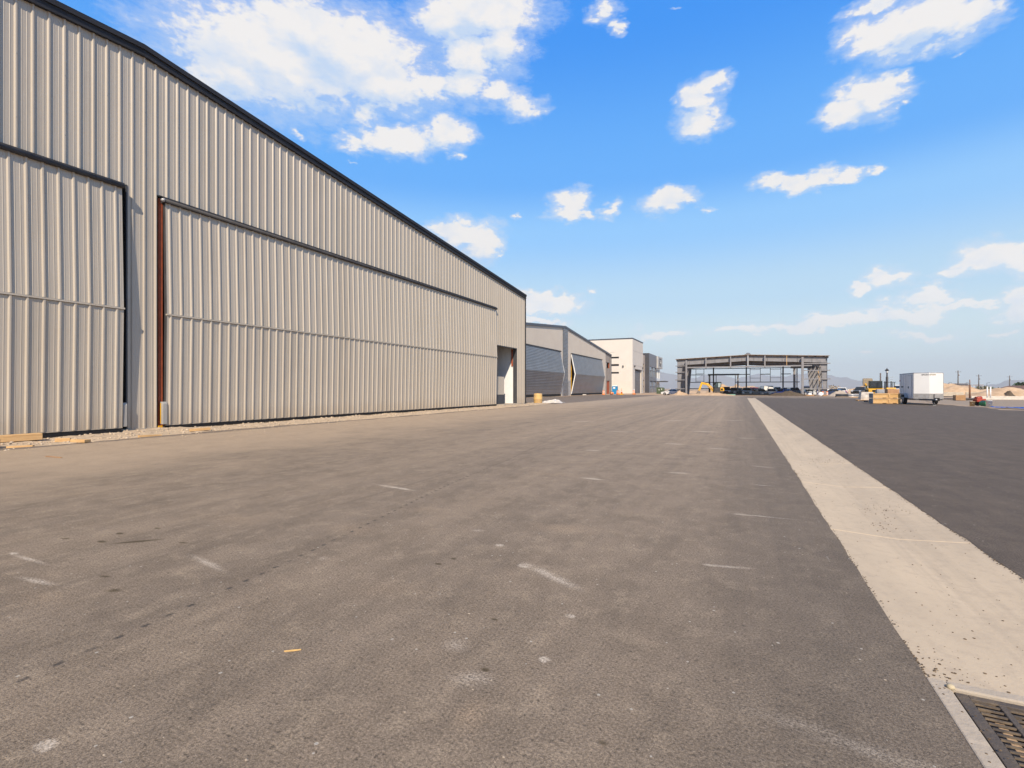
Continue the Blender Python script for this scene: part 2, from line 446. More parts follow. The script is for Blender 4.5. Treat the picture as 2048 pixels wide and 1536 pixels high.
# ------------------------------------------------------------------ asphalt, concrete, dirt
def smudge_mask(k, v, marks, nse):
    """soft worn marks; each (x, y, half length, half width, angle, strength); chained so the shader stays small"""
    x, y, z = k.sep(v); cur = None
    for (cx, cy, rx, ry, a, w) in marks:
        m = k.mapping(k.combine(x, y, 0.0 if cur is None else cur), (cx, cy, 0), (0, 0, a), (rx, ry, 1e6), 'TEXTURE')
        d = k.math('MULTIPLY', k.math('SUBTRACT', 1.0, k.vmath('LENGTH', m), clamp=True), w)
        cur = d if cur is None else k.math('MAXIMUM', cur, d)
    return k.maprange(k.math('MULTIPLY', cur, nse), .05, .75)
CHALK = [(-1.31,3.02,.07,.05,0,1.6),(-1.10,2.93,.42,.07,-.5,.7),(-1.66,3.33,.05,.04,0,1.3),(-.06,3.58,.20,.03,.2,1.0),(-.18,3.56,.07,.03,.2,1.4),(.2,5.12,.36,.03,.0,.9),(.02,5.11,.12,.04,0,1.5),
 (.3,8.36,.25,.05,-.3,1.0),(.25,6.76,.20,.03,0,1.0),(-.81,2.45,.035,.03,0,1.8),(-.78,2.01,.035,.03,0,1.5),(-3.75,4.74,.42,.05,-.15,1.2),(-4.5,1.67,.36,.03,0,.7),(-4.75,1.68,.06,.03,0,1.3),(-3.95,1.5,.28,.04,.1,.7),
 (-3.3,2.15,.40,.05,-.2,.6),(-.8,7.25,.20,.05,.2,1.3),(-1.78,6.3,.22,.06,-.1,1.1),(-2.6,9.2,.25,.08,0,.9),(-1.3,11.0,.3,.1,0,1.1),(-.4,10.5,.3,.08,0,1.0),(-.9,14.5,.5,.15,0,1),(.1,13.0,.3,.1,0,1),(-3.0,13.5,.5,.12,.1,.8),(-5.2,17,.8,.15,0,.8),(-2.2,19,.6,.2,0,.9),(-.2,20,.5,.2,0,.8),
 (-2.1,.82,.05,.04,0,1.6),(-2.0,3.6,.10,.05,.3,.5),(-2.65,2.55,.06,.06,0,.5),(.42,1.95,.42,.08,-.12,.45),(.2,2.0,.4,.08,-.1,.35),(-1.0,1.75,.16,.10,.4,.45),(-1.2,1.95,.12,.1,0,.4)]
TAN = [(.58,1.80,.25,.10,-.5,1.0),(-1.36,3.95,.5,.22,.2,.5),(-3.0,3.2,.5,.3,0,.4),(-1.75,.78,.05,.12,.5,.9),(-.9,1.55,.10,.16,.2,.55),(-1.9,2.3,.5,.25,.4,.35),(-2.8,4.0,.4,.2,.2,.4),(-4.2,3.0,.6,.3,0,.4),(-2.3,6.4,.8,.3,.1,.35),(-3.6,1.4,.4,.2,0,.4)]
OIL = [(-4.25,2.22,.22,.035,.75,1.3),(-4.5,2.1,.07,.03,0,1.3),(-4.86,2.02,.06,.025,.2,1.4),(-4.62,2.28,.05,.03,0,1.4),(-4.5,2.5,.05,.02,0,1.3),(-3.9,2.35,.06,.02,.1,1.1),(-3.35,1.62,.07,.03,.3,1.2),(-3.65,1.72,.07,.02,.2,1.0),(-1.82,2.93,.03,.02,0,1.3),(-1.86,2.80,.04,.025,0,1.2),(-1.15,2.25,.03,.015,0,1.2),(-.98,1.83,.03,.02,0,1.1),(-.42,1.62,.03,.02,0,.8)]
def asphalt_mat(name, base, dusty, full=True):
    m = bpy.data.materials.new(name); m.use_nodes = True; k = NT(m.node_tree); b = k.n['Principled BSDF']
    b.inputs['Roughness'].default_value = .82; b.inputs['Specular IOR Level'].default_value = .25
    tc = k.node('ShaderNodeTexCoord'); v = tc.outputs['Object']; x, y, z = k.sep(v)
    n_big = k.noise(v, .55, 6, .6, .3)
    n_mid = k.noise(k.mapping(v, sc=(1, .7, 1)), 2.6, 8, .68)
    n_fine = k.noise(v, 95, 4, .75)
    n_grit = k.noise(v, 260, 2, .6)
    streak = k.noise(k.mapping(v, rot=(0, 0, .035), sc=(1.9, .055, 1)), 1.5, 10, .78)
    lanes = k.noise(k.mapping(v, sc=(.33, .006, 1)), 1.5, 2, .5)
    tint = k.mix(k.maprange(n_mid, .32, .68), (*[c*(.84 if full else .94) for c in base], 1), (*[c*(1.24 if full else 1.08) for c in base], 1))
    dst = (.41, .312, .218, 1)
    if full:
        edge = k.math('ADD', x, k.math('MULTIPLY', k.math('SUBTRACT', n_big, .5), 7.0))
        d1 = k.maprange(edge, -11.0, -4.2, .95, 0)
        d1 = k.math('MAXIMUM', d1, k.maprange(k.math('ADD', y, k.math('MULTIPLY', k.math('SUBTRACT', n_mid, .5), 14)), 62, 90, 0, .75))
        far = k.maprange(y, 2.0, 22, .06, .42)
        d2 = k.math('MULTIPLY', k.maprange(streak, .26, .76), k.math('ADD', .20, far)); d2 = k.math('ADD', d2, k.maprange(y, 1.5, 14, .05, .13)); d2 = k.math('ADD', d2, k.math('MULTIPLY', k.maprange(lanes, .38, .62), .16))
        d3 = k.math('MULTIPLY', k.maprange(n_big, .45, .70), k.maprange(y, 1.5, 8, .22, .18))
        dust = k.math('MAXIMUM', d1, k.math('MAXIMUM', d2, d3))
        dust = k.math('MULTIPLY', dust, k.maprange(n_mid, .2, .6, .68, 1.0))
    else:
        dust = k.math('MULTIPLY', k.maprange(k.math('ADD', k.math('MULTIPLY', streak, .6), k.math('MULTIPLY', n_mid, .4)), .36, .72), dusty)
    col = k.mix(k.math('MULTIPLY', dust, .92), tint, dst)
    if full:
        nse = k.maprange(n_fine, .25, .62, .35, 1.15)
        tn = smudge_mask(k, k.vmath('ADD', v, k.vmath('MULTIPLY', k.combine(n_mid, n_big, 0), (.12, .12, 0))), [(a+.06, b2+.06, c, d, e, f) for a, b2, c, d, e, f in TAN], nse)
        col = k.mix(k.math('MULTIPLY', tn, .5), col, (.40, .29, .19, 1))
        ck = smudge_mask(k, v, CHALK, nse); ck = k.math('MULTIPLY', ck, k.maprange(k.noise(k.mapping(v, sc=(1, 2, 1)), 9, 5, .7), .34, .56, .30, 1)); col = k.mix(k.math('MULTIPLY', ck, .78), col, (.56, .485, .40, 1))
        ol = smudge_mask(k, v, OIL, nse); col = k.mix(k.math('MULTIPLY', ol, .9), col, (.075, .055, .030, 1))
        rim_ = k.math('ADD', x, k.math('MULTIPLY', k.math('SUBTRACT', n_big, .5), 1.1))
        rim_shade = k.math('MULTIPLY', k.maprange(rim_, -12.98, -12.80, 1, 0), k.maprange(n_mid, .30, .55, .5, 1)); col = k.mix(k.math('MULTIPLY', rim_shade, .8), col, (.105, .085, .072, 1))  # dark band painted in for the shaded slope of the asphalt edge
        # row of small dark tread prints
        u = k.mapping(v, (-2.67, 1.06, 0), (0, 0, math.atan2(5.73, -.80)), (1, 1, 1), 'TEXTURE'); ux, uy, uz = k.sep(u)
        bend = k.math('MULTIPLY', k.math('SINE', k.math('MULTIPLY', ux, 1.1)), .035)
        ln = k.maprange(k.math('ABSOLUTE', k.math('ADD', uy, bend)), .004, .022, 1, 0)
        per = k.maprange(k.math('SINE', k.math('MULTIPLY', ux, 52)), .1, .9)
        tr = k.math('MULTIPLY', k.math('MULTIPLY', ln, per), k.math('MULTIPLY', k.maprange(n_mid, .30, .50), .95))
        col = k.mix(tr, col, (.07, .06, .052, 1))
    # dusty flecks and worn dark pits, hand-sized and smaller
    fleck = k.noise(k.mapping(v, sc=(1, .8, 1)), 6, 9, .78)
    col = k.mix(k.math('MULTIPLY', k.maprange(fleck, .47, .68), .52 if full else .10), col, (.36, .285, .205, 1))
    pit = k.noise(v, 48, 4, .7)
    col = k.mix(k.math('MULTIPLY', k.maprange(pit, .55, .68), .62), col, (.045, .038, .032, 1))
    if full:   # cleaner, darker band beside the gutter
        gb = k.maprange(k.math('ADD', x, k.math('MULTIPLY', k.math('SUBTRACT', n_mid, .5), .9)), -.75, .62, 0, .40)
        col = k.mix(gb, col, (.095, .080, .066, 1))
    # paving joints between the machine's passes
    sj = None
    for c0 in ((-3.72, -7.5, -11.2) if full else (5.3, 9.0)):
        q = k.maprange(k.math('ABSOLUTE', k.math('ADD', k.math('SUBTRACT', x, c0), k.math('MULTIPLY', k.math('SUBTRACT', n_mid, .5), .10))), .006, .035, 1, 0)
        sj = q if sj is None else k.math('MAXIMUM', sj, q)
    col = k.mix(k.math('MULTIPLY', sj, k.maprange(n_mid, .35, .6, .04, .26)), col, (.08, .066, .054, 1))
    # aggregate
    g = k.maprange(n_fine, .28, .74, .34, 1.70, False)
    gg = k.maprange(n_grit, .3, .7, .68, 1.32, False)
    col = k.mix(1.0, col, k.combine(k.math('MULTIPLY', g, gg), k.math('MULTIPLY', g, gg), k.math('MULTIPLY', g, gg)), 'MULTIPLY')
    vor = k.node('ShaderNodeTexVoronoi'); k.l.new(v, vor.inputs['Vector']); vor.inputs['Scale'].default_value = 38
    chip = k.math('MULTIPLY', k.math('LESS_THAN', vor.outputs['Distance'], k.math('MULTIPLY', k.sep(vor.outputs['Color'])[1], .30)), k.math('GREATER_THAN', k.sep(vor.outputs['Color'])[0], .965))
    col = k.mix(k.math('MULTIPLY', chip, .8), col, (.46, .42, .36, 1))
    k.l.new(col, b.inputs['Base Color'])
    bn = k.node('ShaderNodeBump'); bn.inputs['Strength'].default_value = .55; bn.inputs['Distance'].default_value = .012
    k.l.new(k.math('ADD', n_fine, k.math('MULTIPLY', n_grit, .4)), bn.inputs['Height']); k.l.new(bn.outputs[0], b.inputs['Normal'])
    return m
asph_l = asphalt_mat('dusty_asphalt', (.156, .125, .096), .5, True)
asph_r = asphalt_mat('dark_asphalt', (.096, .076, .060), .12, False)

def concrete_mat():
    m = bpy.data.materials.new('gutter_concrete'); m.use_nodes = True; k = NT(m.node_tree); b = k.n['Principled BSDF']
    b.inputs['Roughness'].default_value = .85; b.inputs['Specular IOR Level'].default_value = .25
    tc = k.node('ShaderNodeTexCoord'); v = tc.outputs['Object']
    a = k.noise(k.mapping(v, sc=(1, .45, 1)), 2.0, 7, .62, .4); c = k.noise(v, 14, 6, .65)
    col = k.mix(k.maprange(a, .3, .7), (.525, .425, .305, 1), (.455, .37, .27, 1))
    col = k.mix(k.math('MULTIPLY', k.maprange(c, .46, .75), .5), col, (.36, .29, .22, 1))
    spk = k.noise(v, 60, 4, .7); col = k.mix(k.math('MULTIPLY', k.maprange(spk, .60, .75), .45), col, (.27, .21, .15, 1))
    trk = k.noise(k.mapping(v, rot=(0, 0, .08), sc=(5, .10, 1)), 1.6, 4, .6); col = k.mix(k.math('MULTIPLY', k.maprange(trk, .52, .70), .28), col, (.33, .27, .205, 1))
    sw = k.noise(k.mapping(v, rot=(0, 0, .9), sc=(1, .12, 1)), 9, 4, .6)
    col = k.mix(k.math('MULTIPLY', k.maprange(sw, .62, .72), .3), col, (.34, .27, .20, 1))
    k.l.new(col, b.inputs['Base Color'])
    bn = k.node('ShaderNodeBump'); bn.inputs['Strength'].default_value = .25; bn.inputs['Distance'].default_value = .01
    k.l.new(k.noise(v, 60, 6, .65), bn.inputs['Height']); k.l.new(bn.outputs[0], b.inputs['Normal'])
    return m
conc = concrete_mat()
def dirt_mat():
    m = bpy.data.materials.new('desert_dirt'); m.use_nodes = True; k = NT(m.node_tree); b = k.n['Principled BSDF']
    b.inputs['Roughness'].default_value = .95; b.inputs['Specular IOR Level'].default_value = .1
    tc = k.node('ShaderNodeTexCoord'); v = tc.outputs['Object']; x, y, z = k.sep(v)
    a = k.noise(v, .12, 7, .62); c = k.noise(v, 2.2, 7, .68); f = k.noise(v, .011, 5, .6)
    col = k.mix(k.maprange(a, .35, .65), (.44, .315, .215, 1), (.34, .255, .185, 1))
    g = k.math('MULTIPLY', k.maprange(x, 12, 17), k.maprange(y, 92, 66))
    col = k.mix(k.math('MULTIPLY', g, .75), col, (.27, .225, .18, 1))
    col = k.mix(k.math('MULTIPLY', k.maprange(c, .45, .75), .5), col, (.24, .185, .14, 1))
    scrub = k.math('MULTIPLY', k.maprange(f, .48, .62), k.maprange(y, 200, 420))
    col = k.mix(k.math('MULTIPLY', scrub, .7), col, (.17, .155, .10, 1))
    k.l.new(col, b.inputs['Base Color'])
    bn = k.node('ShaderNodeBump'); bn.inputs['Strength'].default_value = .7; bn.inputs['Distance'].default_value = .08
    k.l.new(c, bn.inputs['Height']); k.l.new(bn.outputs[0], b.inputs['Normal'])
    return m
dirt = dirt_mat()

# ground: one sheet to the horizon, dropping a little beyond the pavement
def ground_z(x, y):
    t = min(1, max(0, (y-101)/7)); t = t*t*(3-2*t); s = min(1, max(0, (x+19)/4))
    r = math.hypot(x, y); bumps = .05*fbm(x*.13, y*.13)*min(1, max(0, (max(y-94, x-15, -x-16))/8)) if r < 700 else 0
    return -.09 - .33*t*s + max(-.02, bumps)
def axis_pts(a, b, fine0, fine1, step):
    pts = []; p = fine0
    while p <= fine1: pts.append(p); p += step
    s = step
    while pts[-1] < b: s *= 1.35; pts.append(min(b, pts[-1]+s))
    s = step
    while pts[0] > a: s *= 1.35; pts.insert(0, max(a, pts[0]-s))
    return pts
gx = axis_pts(-7900, 7900, -40, 60, 2.0); gy = axis_pts(-7900, 7900, -20, 150, 2.0)
mb = MB(); mb.add([(x, y, ground_z(x, y)) for y in gy for x in gx], [(j*len(gx)+i, j*len(gx)+i+1, (j+1)*len(gx)+i+1, (j+1)*len(gx)+i) for j in range(len(gy)-1) for i in range(len(gx)-1)], True)
kind(mb.build('ground', dirt))

# pavement: left lane, right apron, far patch; V-shaped concrete gutter between
SX0, SX1 = .693, 1.604
def sheet(name, xs, ys, m, zf, jag=None):
    mb = MB(); vs = []
    for y in ys:
        for i, x in enumerate(xs):
            xx = x
            if jag: xx = jag(i, x, y)
            vs.append((xx, y, zf(xx, y)))
    n = len(xs); mb.add(vs, [(j*n+i, j*n+i+1, (j+1)*n+i+1, (j+1)*n+i) for j in range(len(ys)-1) for i in range(n-1)], True)
    return mb.build(name, m)
def lane_edge(y): return -13.25 + .35*fbm(y*.13, 3.1) + .10*fbm(y*1.2, 1.7)
def jag_l(i, x, y):
    if i == 0: return (lane_edge(y) if y < 36 else lane_edge(y) + (-11.0-lane_edge(36))*0 - min(12.0, (y-36)*1.6))
    if x == SX0: return SX0 + .010*fbm(y*2.1, 5)+.004*fbm(y*11, 2) if y < 40 else SX0
    return x
ys_near = [-6+.12*i for i in range(150)] + [12+.6*i for i in range(95)] + [69.0]
kind(sheet('asphalt_lane', [-13.2,-12.6,-11,-8,-5,-2.5,-1,0,.4,SX0], ys_near, asph_l, lambda x, y: .0, jag_l))
def jag_r(i, x, y):
    if x == SX1: return SX1 + .012*fbm(y*2.1, 9)+.004*fbm(y*11, 4) if y < 40 else SX1
    if x == 13.6: return 13.4 + .9*fbm(y*.16, 2) + .25*fbm(y*.9, 2.2) + (1.2 if y < 36 else 0)
    return x
kind(sheet('asphalt_apron', [SX1,2,3,5,8,11,13.6], ys_near, asph_r, lambda x, y: .0, jag_r))
def jag_f(i, x, y): return x
fy = [69.0, 72, 76, 80, 84, 87]
def far_z(x, y): return 0.0
mbf = MB(); xs = [-24.5,-20,-16,-12,-8,-4,0,SX0,SX1,6,10,13.6]; vs = []
for j, y in enumerate(fy):
    for x in xs:
        yy = y
        if j == len(fy)-1: yy = 88.5 - .16*x + 1.2*fbm(x*.3, 4.4)
        vs.append((x if y > 69 or x > -23 else x, yy, 0.0))
n = len(xs); mbf.add(vs, [(j*n+i, j*n+i+1, (j+1)*n+i+1, (j+1)*n+i) for j in range(len(fy)-1) for i in range(n-1)])
kind(mbf.build('asphalt_far_edge', asph_l))
def gut_z(x, y): t = abs((x-(SX0+SX1)/2)/((SX1-SX0)/2)); return -.028*(1-t)-.0025
gys = [2.56]+[2.9+.25*i for i in range(130)]
joints = [4.92, 7.25, 9.37, 12.4, 15.5, 18.6, 21.7, 24.8, 27.9, 31, 33.87, 40, 46, 52, 58, 64]
gj = sorted(set([round(y, 3) for y in gys if all(abs(y-j) > .05 for j in joints)] + [v for j in joints for v in (j-.009, j, j+.009)] + [36, 43, 49, 55, 61, 69.0]))
gxs = [SX0-.05, SX0-.012, SX0+.03, .85, 1.0, (SX0+SX1)/2, 1.3, 1.45, SX1-.03, SX1+.012, SX1+.05]
mb = MB(); vs = []
for y in gj:
    for i, x in enumerate(gxs):
        z = gut_z(min(max(x, SX0), SX1), y) - (.012 if y in joints else 0)
        if i in (0, len(gxs)-1): z = -.010
        vs.append((x, y, z))
n = len(gxs); mb.add(vs, [(j*n+i, j*n+i+1, (j+1)*n+i+1, (j+1)*n+i) for j in range(len(gj)-1) for i in range(n-1)])
kind(mb.build('concrete_gutter', conc))

# ------------------------------------------------------------------ drain: collar and iron grate
gm = mat('cast_iron', (.085,.070,.060), (.16,.12,.08), 9, rough=.75, metal=.0, bump=.4, bscale=80, lo=.4, hi=.72)
dusty_iron = mat('dusty_iron', (.17,.125,.08), (.07,.056,.046), 16, rough=.7, metal=.1, bump=.3, bscale=60)
collar_m = mat('drain_concrete', (.44,.37,.29), (.37,.315,.25), 3, rough=.85, bump=.3, bscale=40)
mb = MB(); GX0, GX1, GY0, GY1 = .752, 1.53, 1.30, 2.497
mb.box(SX0-.004, GX0, 1.1, 2.55, -.25, .004); mb.box(GX1, SX1, 1.1, 2.55, -.25, .004); mb.box(GX0, GX1, GY1, 2.55, -.25, .004); mb.box(GX0, GX1, 1.1, GY0, -.25, .004)
kind(mb.build('drain_collar', collar_m, bevel=.006))
MB().box(SX0, SX1, -6, 1.1, -.25, -.002).build('concrete_gutter', conc)['kind'] = 'structure'
gr = thing('drain_grate', 'dark rusty iron drain grate set in the concrete gutter', 'drain grate', (1.16, 1.88, 0))
mb = MB(); g0 = .008
mb.box(GX0+g0, GX0+.050, GY0+g0, GY1-g0, -.05, -.006); mb.box(GX1-.05, GX1-g0, GY0+g0, GY1-g0, -.05, -.006)
mb.box(GX0+.050, GX1-.05, GY1-.038, GY1-g0, -.05, -.006); mb.box(GX0+.050, GX1-.05, GY0+g0, GY0+.045, -.05, -.006)
ribs = [GX0+.050+.088*i for i in range(1, 8)]
for r_ in ribs: mb.box(r_-.011, r_+.011, GY0+.045, GY1-.045, -.05, -.004)
W(mb, gr).build('frame', gm, gr, bevel=.003)
mb = MB(); y = GY0+.055
edges = [GX0+.050]+ribs+[GX1-.05]
while y < GY1-.045:
    for i in range(len(edges)-1):
        a, b_ = edges[i]+(.011 if i else .002), edges[i+1]-(.011 if i < len(edges)-2 else .002)
        mb.prism([(y-.005, -.013), (y-.004, -.007), (y+.005, -.008), (y+.005, -.014)], 'x', a, b_)
    y += .030
W(mb, gr).build('vanes', dusty_iron, gr)
W(MB().box(GX0, GX1, GY0, GY1, -.24, -.2), gr).build('sump_floor', mat('sump_black', (.02,.016,.013), None, 8, rough=.95), gr)  # near-black floor, so the gaps between the vanes read dark

# ------------------------------------------------------------------ loose stones (uncountable bits): on the gutter, beside the grate, along the wall
def pebble(mb, x, y, z, r, seed):
    rnd = random.Random(seed); ph = rnd.random()*6.28; q = []
    for (a, b_) in ((0, 1), (1, .55), (2, .55), (3, .55), (4, .55), (5, .55), (0, -.5)):
        pass
    ring = 6; vs = [(x, y, z+r*.65*rnd.uniform(.6, 1))]
    for i in range(ring):
        t = ph+2*PI*i/ring; rr = r*rnd.uniform(.65, 1.1); vs.append((x+rr*math.cos(t), y+rr*.8*math.sin(t), z+r*.3*rnd.uniform(.5, 1.3)))
    for i in range(ring):
        t = ph+2*PI*(i+.5)/ring; rr = r*rnd.uniform(.6, 1.0); vs.append((x+rr*math.cos(t), y+rr*.8*math.sin(t), z-r*.25))
    fs = []
    for i in range(ring):
        j = (i+1) % ring; fs += [(0, 1+i, 1+j), (1+i, 7+i, 1+j), (1+j, 7+i, 7+j)]
    mb.add(vs, fs)
crumb = mat('asphalt_crumbs', (.085,.062,.045), (.15,.11,.075), 40, rough=1, spec=.05)
mb = MB(); rnd = random.Random(3)
for i in range(330):
    y = 2.6 + 11*rnd.random()**2.2; x = SX0+.03+(SX1-SX0-.06)*rnd.random()
    pebble(mb, x, y, gut_z(x, y)+.001, .0015+.0055*rnd.random()**3, i)
for (cx, cy, n, sp) in ((1.32, 9.6, 90, .14), (1.25, 6.0, 70, .12), (1.15, 5.3, 40, .1), (.75, 2.6, 60, .06), (.80, 7.9, 30, .1)):
    for i in range(n):
        x = min(SX1-.02, max(SX0+.005, rnd.gauss(cx, sp))); y = rnd.gauss(cy, sp*1.6)
        if y > 2.55: pebble(mb, x, y, gut_z(x, y)+.002, .002+.005*rnd.random()**2, i+999)
for i in range(520):      # crumbling pavement edges
    y = 1.0+9*rnd.random()**1.6; x = SX0+abs(rnd.gauss(0, .010)); pebble(mb, x, y, .001, .0015+.0032*rnd.random(), i+5)
    y = 3.0+12*rnd.random()**1.6; x = SX1-abs(rnd.gauss(0, .014)); pebble(mb, x, y, .001, .002+.004*rnd.random(), i+7)
for i in range(40):
    x = GX0+rnd.uniform(-.06, .03); pebble(mb, x, rnd.uniform(1.6, 2.5), .004, .0025+.003*rnd.random(), i+70)
kind(mb.build('asphalt_crumbs', crumb), 'stuff')
tag(MB().lathe([(.004,-.004),(.012,0),(.015,.008),(.009,.015),(.002,.017)], (.752, 2.492, .003), 9).build('pebble', mat('pale_stone', (.50,.42,.28), None, 30, rough=.9)), 'pale pebble at the corner of the drain grate', 'pebble')
pale = mat('pale_chips', (.42,.35,.27), (.28,.23,.18), 30, rough=.9)
mb = MB()
for i in range(380):
    y = .7 + 16*rnd.random()**2; x = SX0-.05-rnd.random()*9*(.25+y/14); pebble(mb, x, y, .0, .002+.006*rnd.random()**4, i+11)
kind(mb.build('stone_chips', pale), 'stuff')
tag(MB().prism([(-.055,0),(0,-.005),(.055,.002),(.01,.006)], 'z', .001, .007).rot(.62).build('wood_splinter', mat('fresh_wood', (.66,.42,.16), None, 20, rough=.7)), 'thin yellow wood splinter lying on the open asphalt', 'splinter').location = (-1.84, 1.59, 0)
bpy.data.objects['wood_splinter'].scale = (.66, .66, .9)
tag(MB().bar((-.22,0,.008),(.24,.03,.010),.014,.012).build('stick', lumber2), 'thin brown stick on the dusty pavement by the planks', 'stick').location = (-10.76, 4.3, 0)

# gravel shoulder at the foot of the hangar
gravel = mat('gravel_fill', (.52,.405,.28), (.37,.285,.20), 4.5, rough=.95, bump=1.0, bscale=22, detail=8)
nx, ny = 26, 560; vs = []
def shoulder_z(x, y):
    t = (x+15.7)/2.6
    base = .075*(1-t)-.03 if t < 1 else -.03
    return base + .035*fbm(x*1.3, y*1.3) + .016*fbm(x*5, y*5, 2) - (.10*math.exp(-((x+15.4)/.25)**2) if (y < 7.6 or y > 9.2) else 0)
for j in range(ny):
    y = -18+56.5*j/(ny-1)
    for i in range(nx):
        x = -15.70+2.85*i/(nx-1); vs.append((x, y, shoulder_z(x, y)))
mb = MB().add(vs, [(j*nx+i, j*nx+i+1, (j+1)*nx+i+1, (j+1)*nx+i) for j in range(ny-1) for i in range(nx-1)], True)
kind(mb.build('gravel_shoulder', gravel), 'stuff')
rock = mat('broken_stone', (.58,.465,.34), (.36,.285,.205), 9, rough=.95)
mb = MB()
for i in range(3200):
    y = 4 + 33*rnd.random()**1.3; x = -15.5+2.7*rnd.random(); r_ = .010+.040*rnd.random()**3.2
    pebble(mb, x, y, shoulder_z(x, y)+r_*.2, r_, i+100)
for i in range(260):
    y = 4 + 12*rnd.random(); x = -13.2+abs(rnd.gauss(0, .9)); pebble(mb, x, y, .003, .006+.014*rnd.random()**3, i+4000)
kind(mb.build('shoulder_stones', rock), 'stuff')

# planks and offcuts lying on the gravel
def plank(x, y, l, w, h, rz, label, z=None, m=lumber):
    o = MB().box(-l/2, l/2, -w/2, w/2, 0, h).build('timber_offcut', m, bevel=.004)
    o.location = (x, y, (shoulder_z(x, y) if z is None else z)-.005); o.rotation_euler = (rnd.uniform(-.05,.05), rnd.uniform(-.04,.04), rz)
    return tag(o, label, 'timber', 'timber offcuts on the gravel')
plank(-14.6, 4.95, 1.3, .24, .14, 1.45, 'long thick timber leaning low against the gravel at the left edge', z=.03)
plank(-13.75, 4.45, .32, .26, .17, .9, 'thick square block of timber below the long timber')
plank(-13.45, 4.86, .40, .12, .06, .95, 'pale thin board lying between the thick block and the pavement edge')
plank(-13.85, 5.72, .26, .11, .08, 1.0, 'small pale block on the gravel under the wide door')
plank(-13.10, 5.72, .34, .15, .06, .35, 'orange-brown offcut overhanging the pavement edge with a dark shadow', z=.02)
plank(-13.35, 7.25, .48, .09, .06, 1.35, 'offcut with one bright end in front of the narrow pier')
plank(-13.75, 8.75, .5, .10, .07, 1.3, 'orange-brown offcut in front of the right hand hangar door')

# ------------------------------------------------------------------ hangar 1
HX = -15.5; HY0, HYC, HY1 = -19.2, 8.2, 35.6; PITCH = 2.38/27.4
def roof1(y): return 10.80 - abs(y-HYC)*PITCH
hg = thing('aircraft_hangar', 'long beige ribbed metal hangar with dark roof edge, nearest building', 'hangar', (HX, HYC, 0))
mb = MB(); PH = .03
secs = [(HY0, -14.2, 0.0), (-14.2, 7.80, 6.86), (7.80, 8.58, .02), (8.58, 30.42, 6.86), (30.42, 34.0, 4.24), (34.0, HY1, .06)]
for (a, b_, z0) in secs: ribbed(mb, a, b_, [(z0, 0), (roof1, 0)], HX, PH)
W(mb, hg).build('front_wall', beige, hg, recalc=False)
mb = MB(); t = .02   # other walls and floor
mb.box(-48, HX-.12, HY0, HY0+.15, 0, roof1(HY0)-.1); mb.prism([(HY0, 0), (HY1, 0), (HY1, roof1(HY1)-.1), (HYC, roof1(HYC)-.1), (HY0, roof1(HY0)-.1)], 'x', -48.2, -48)
mb.box(-48, HX-.04, HY1-.15, HY1-.02, 0, roof1(HY1)-.12)
W(mb, hg).build('outer_wall', beige, hg)
W(MB().box(-48, HX+.03, HY0+.16, HY1-.16, -.3, .06), hg).build('floor_slab', collar_m, hg)
# pier lining so no light leaks round the pier; opening jambs
mb = MB()
mb.box(HX-.30, HX-.012, 7.86, 8.54, .06, 6.86); mb.box(HX-.30, HX-.012, 34.03, HY1-.16, .06, 8.3); mb.box(HX-.35, HX-.012, 30.30, 34.03, 4.27, 8.4)
mb.box(HX-.35, HX-.012, -14.2, 30.30, 6.88, 8.2)
W(mb, hg).build('wall_lining', darkgrey, hg)
# roof sheets
mb = MB()
for (a, b_) in ((HY0-.05, HYC), (HYC, HY1+.05)):
    za, zb = roof1(max(a, HY0)), roof1(min(b_, HY1))
    mb.add([(-48.3, a, za+.02), (HX+.04, a, za+.02), (HX+.04, b_, zb+.02), (-48.3, b_, zb+.02), (-48.3, a, za+.12), (HX+.04, a, za+.12), (HX+.04, b_, zb+.12), (-48.3, b_, zb+.12)], [(0,3,2,1),(4,5,6,7),(0,1,5,4),(1,2,6,5),(2,3,7,6),(3,0,4,7)])
W(mb, hg).build('roof', darkgrey, hg)
# fascia: flat board with a rolled lip above, following the gable
mb = MB()
for (a, b_) in ((HY0-.06, HYC), (HYC, HY1+.06)):
    for (x0, x1, d0, d1) in ((HX-.02, HX+.085, -.11, .05), (HX+.04, HX+.13, .05, .19), (HX-.02, HX+.10, -.13, -.11)):
        vs = []
        for y in (a, b_):
            zz = 10.80-abs(y-HYC)*PITCH
            vs += [(x0, y, zz+d0), (x1, y, zz+d0), (x1, y, zz+d1), (x0, y, zz+d1)]
        mb.add(vs, [(0,1,2,3),(7,6,5,4),(0,4,5,1),(1,5,6,2),(2,6,7,3),(3,7,4,0)])
W(mb, hg).build('fascia', def_black, hg)
W(MB().box(HX-.10, HX+.06, HY1-.02, HY1+.07, .05, roof1(HY1)-.12), hg).build('corner_trim', def_black, hg)
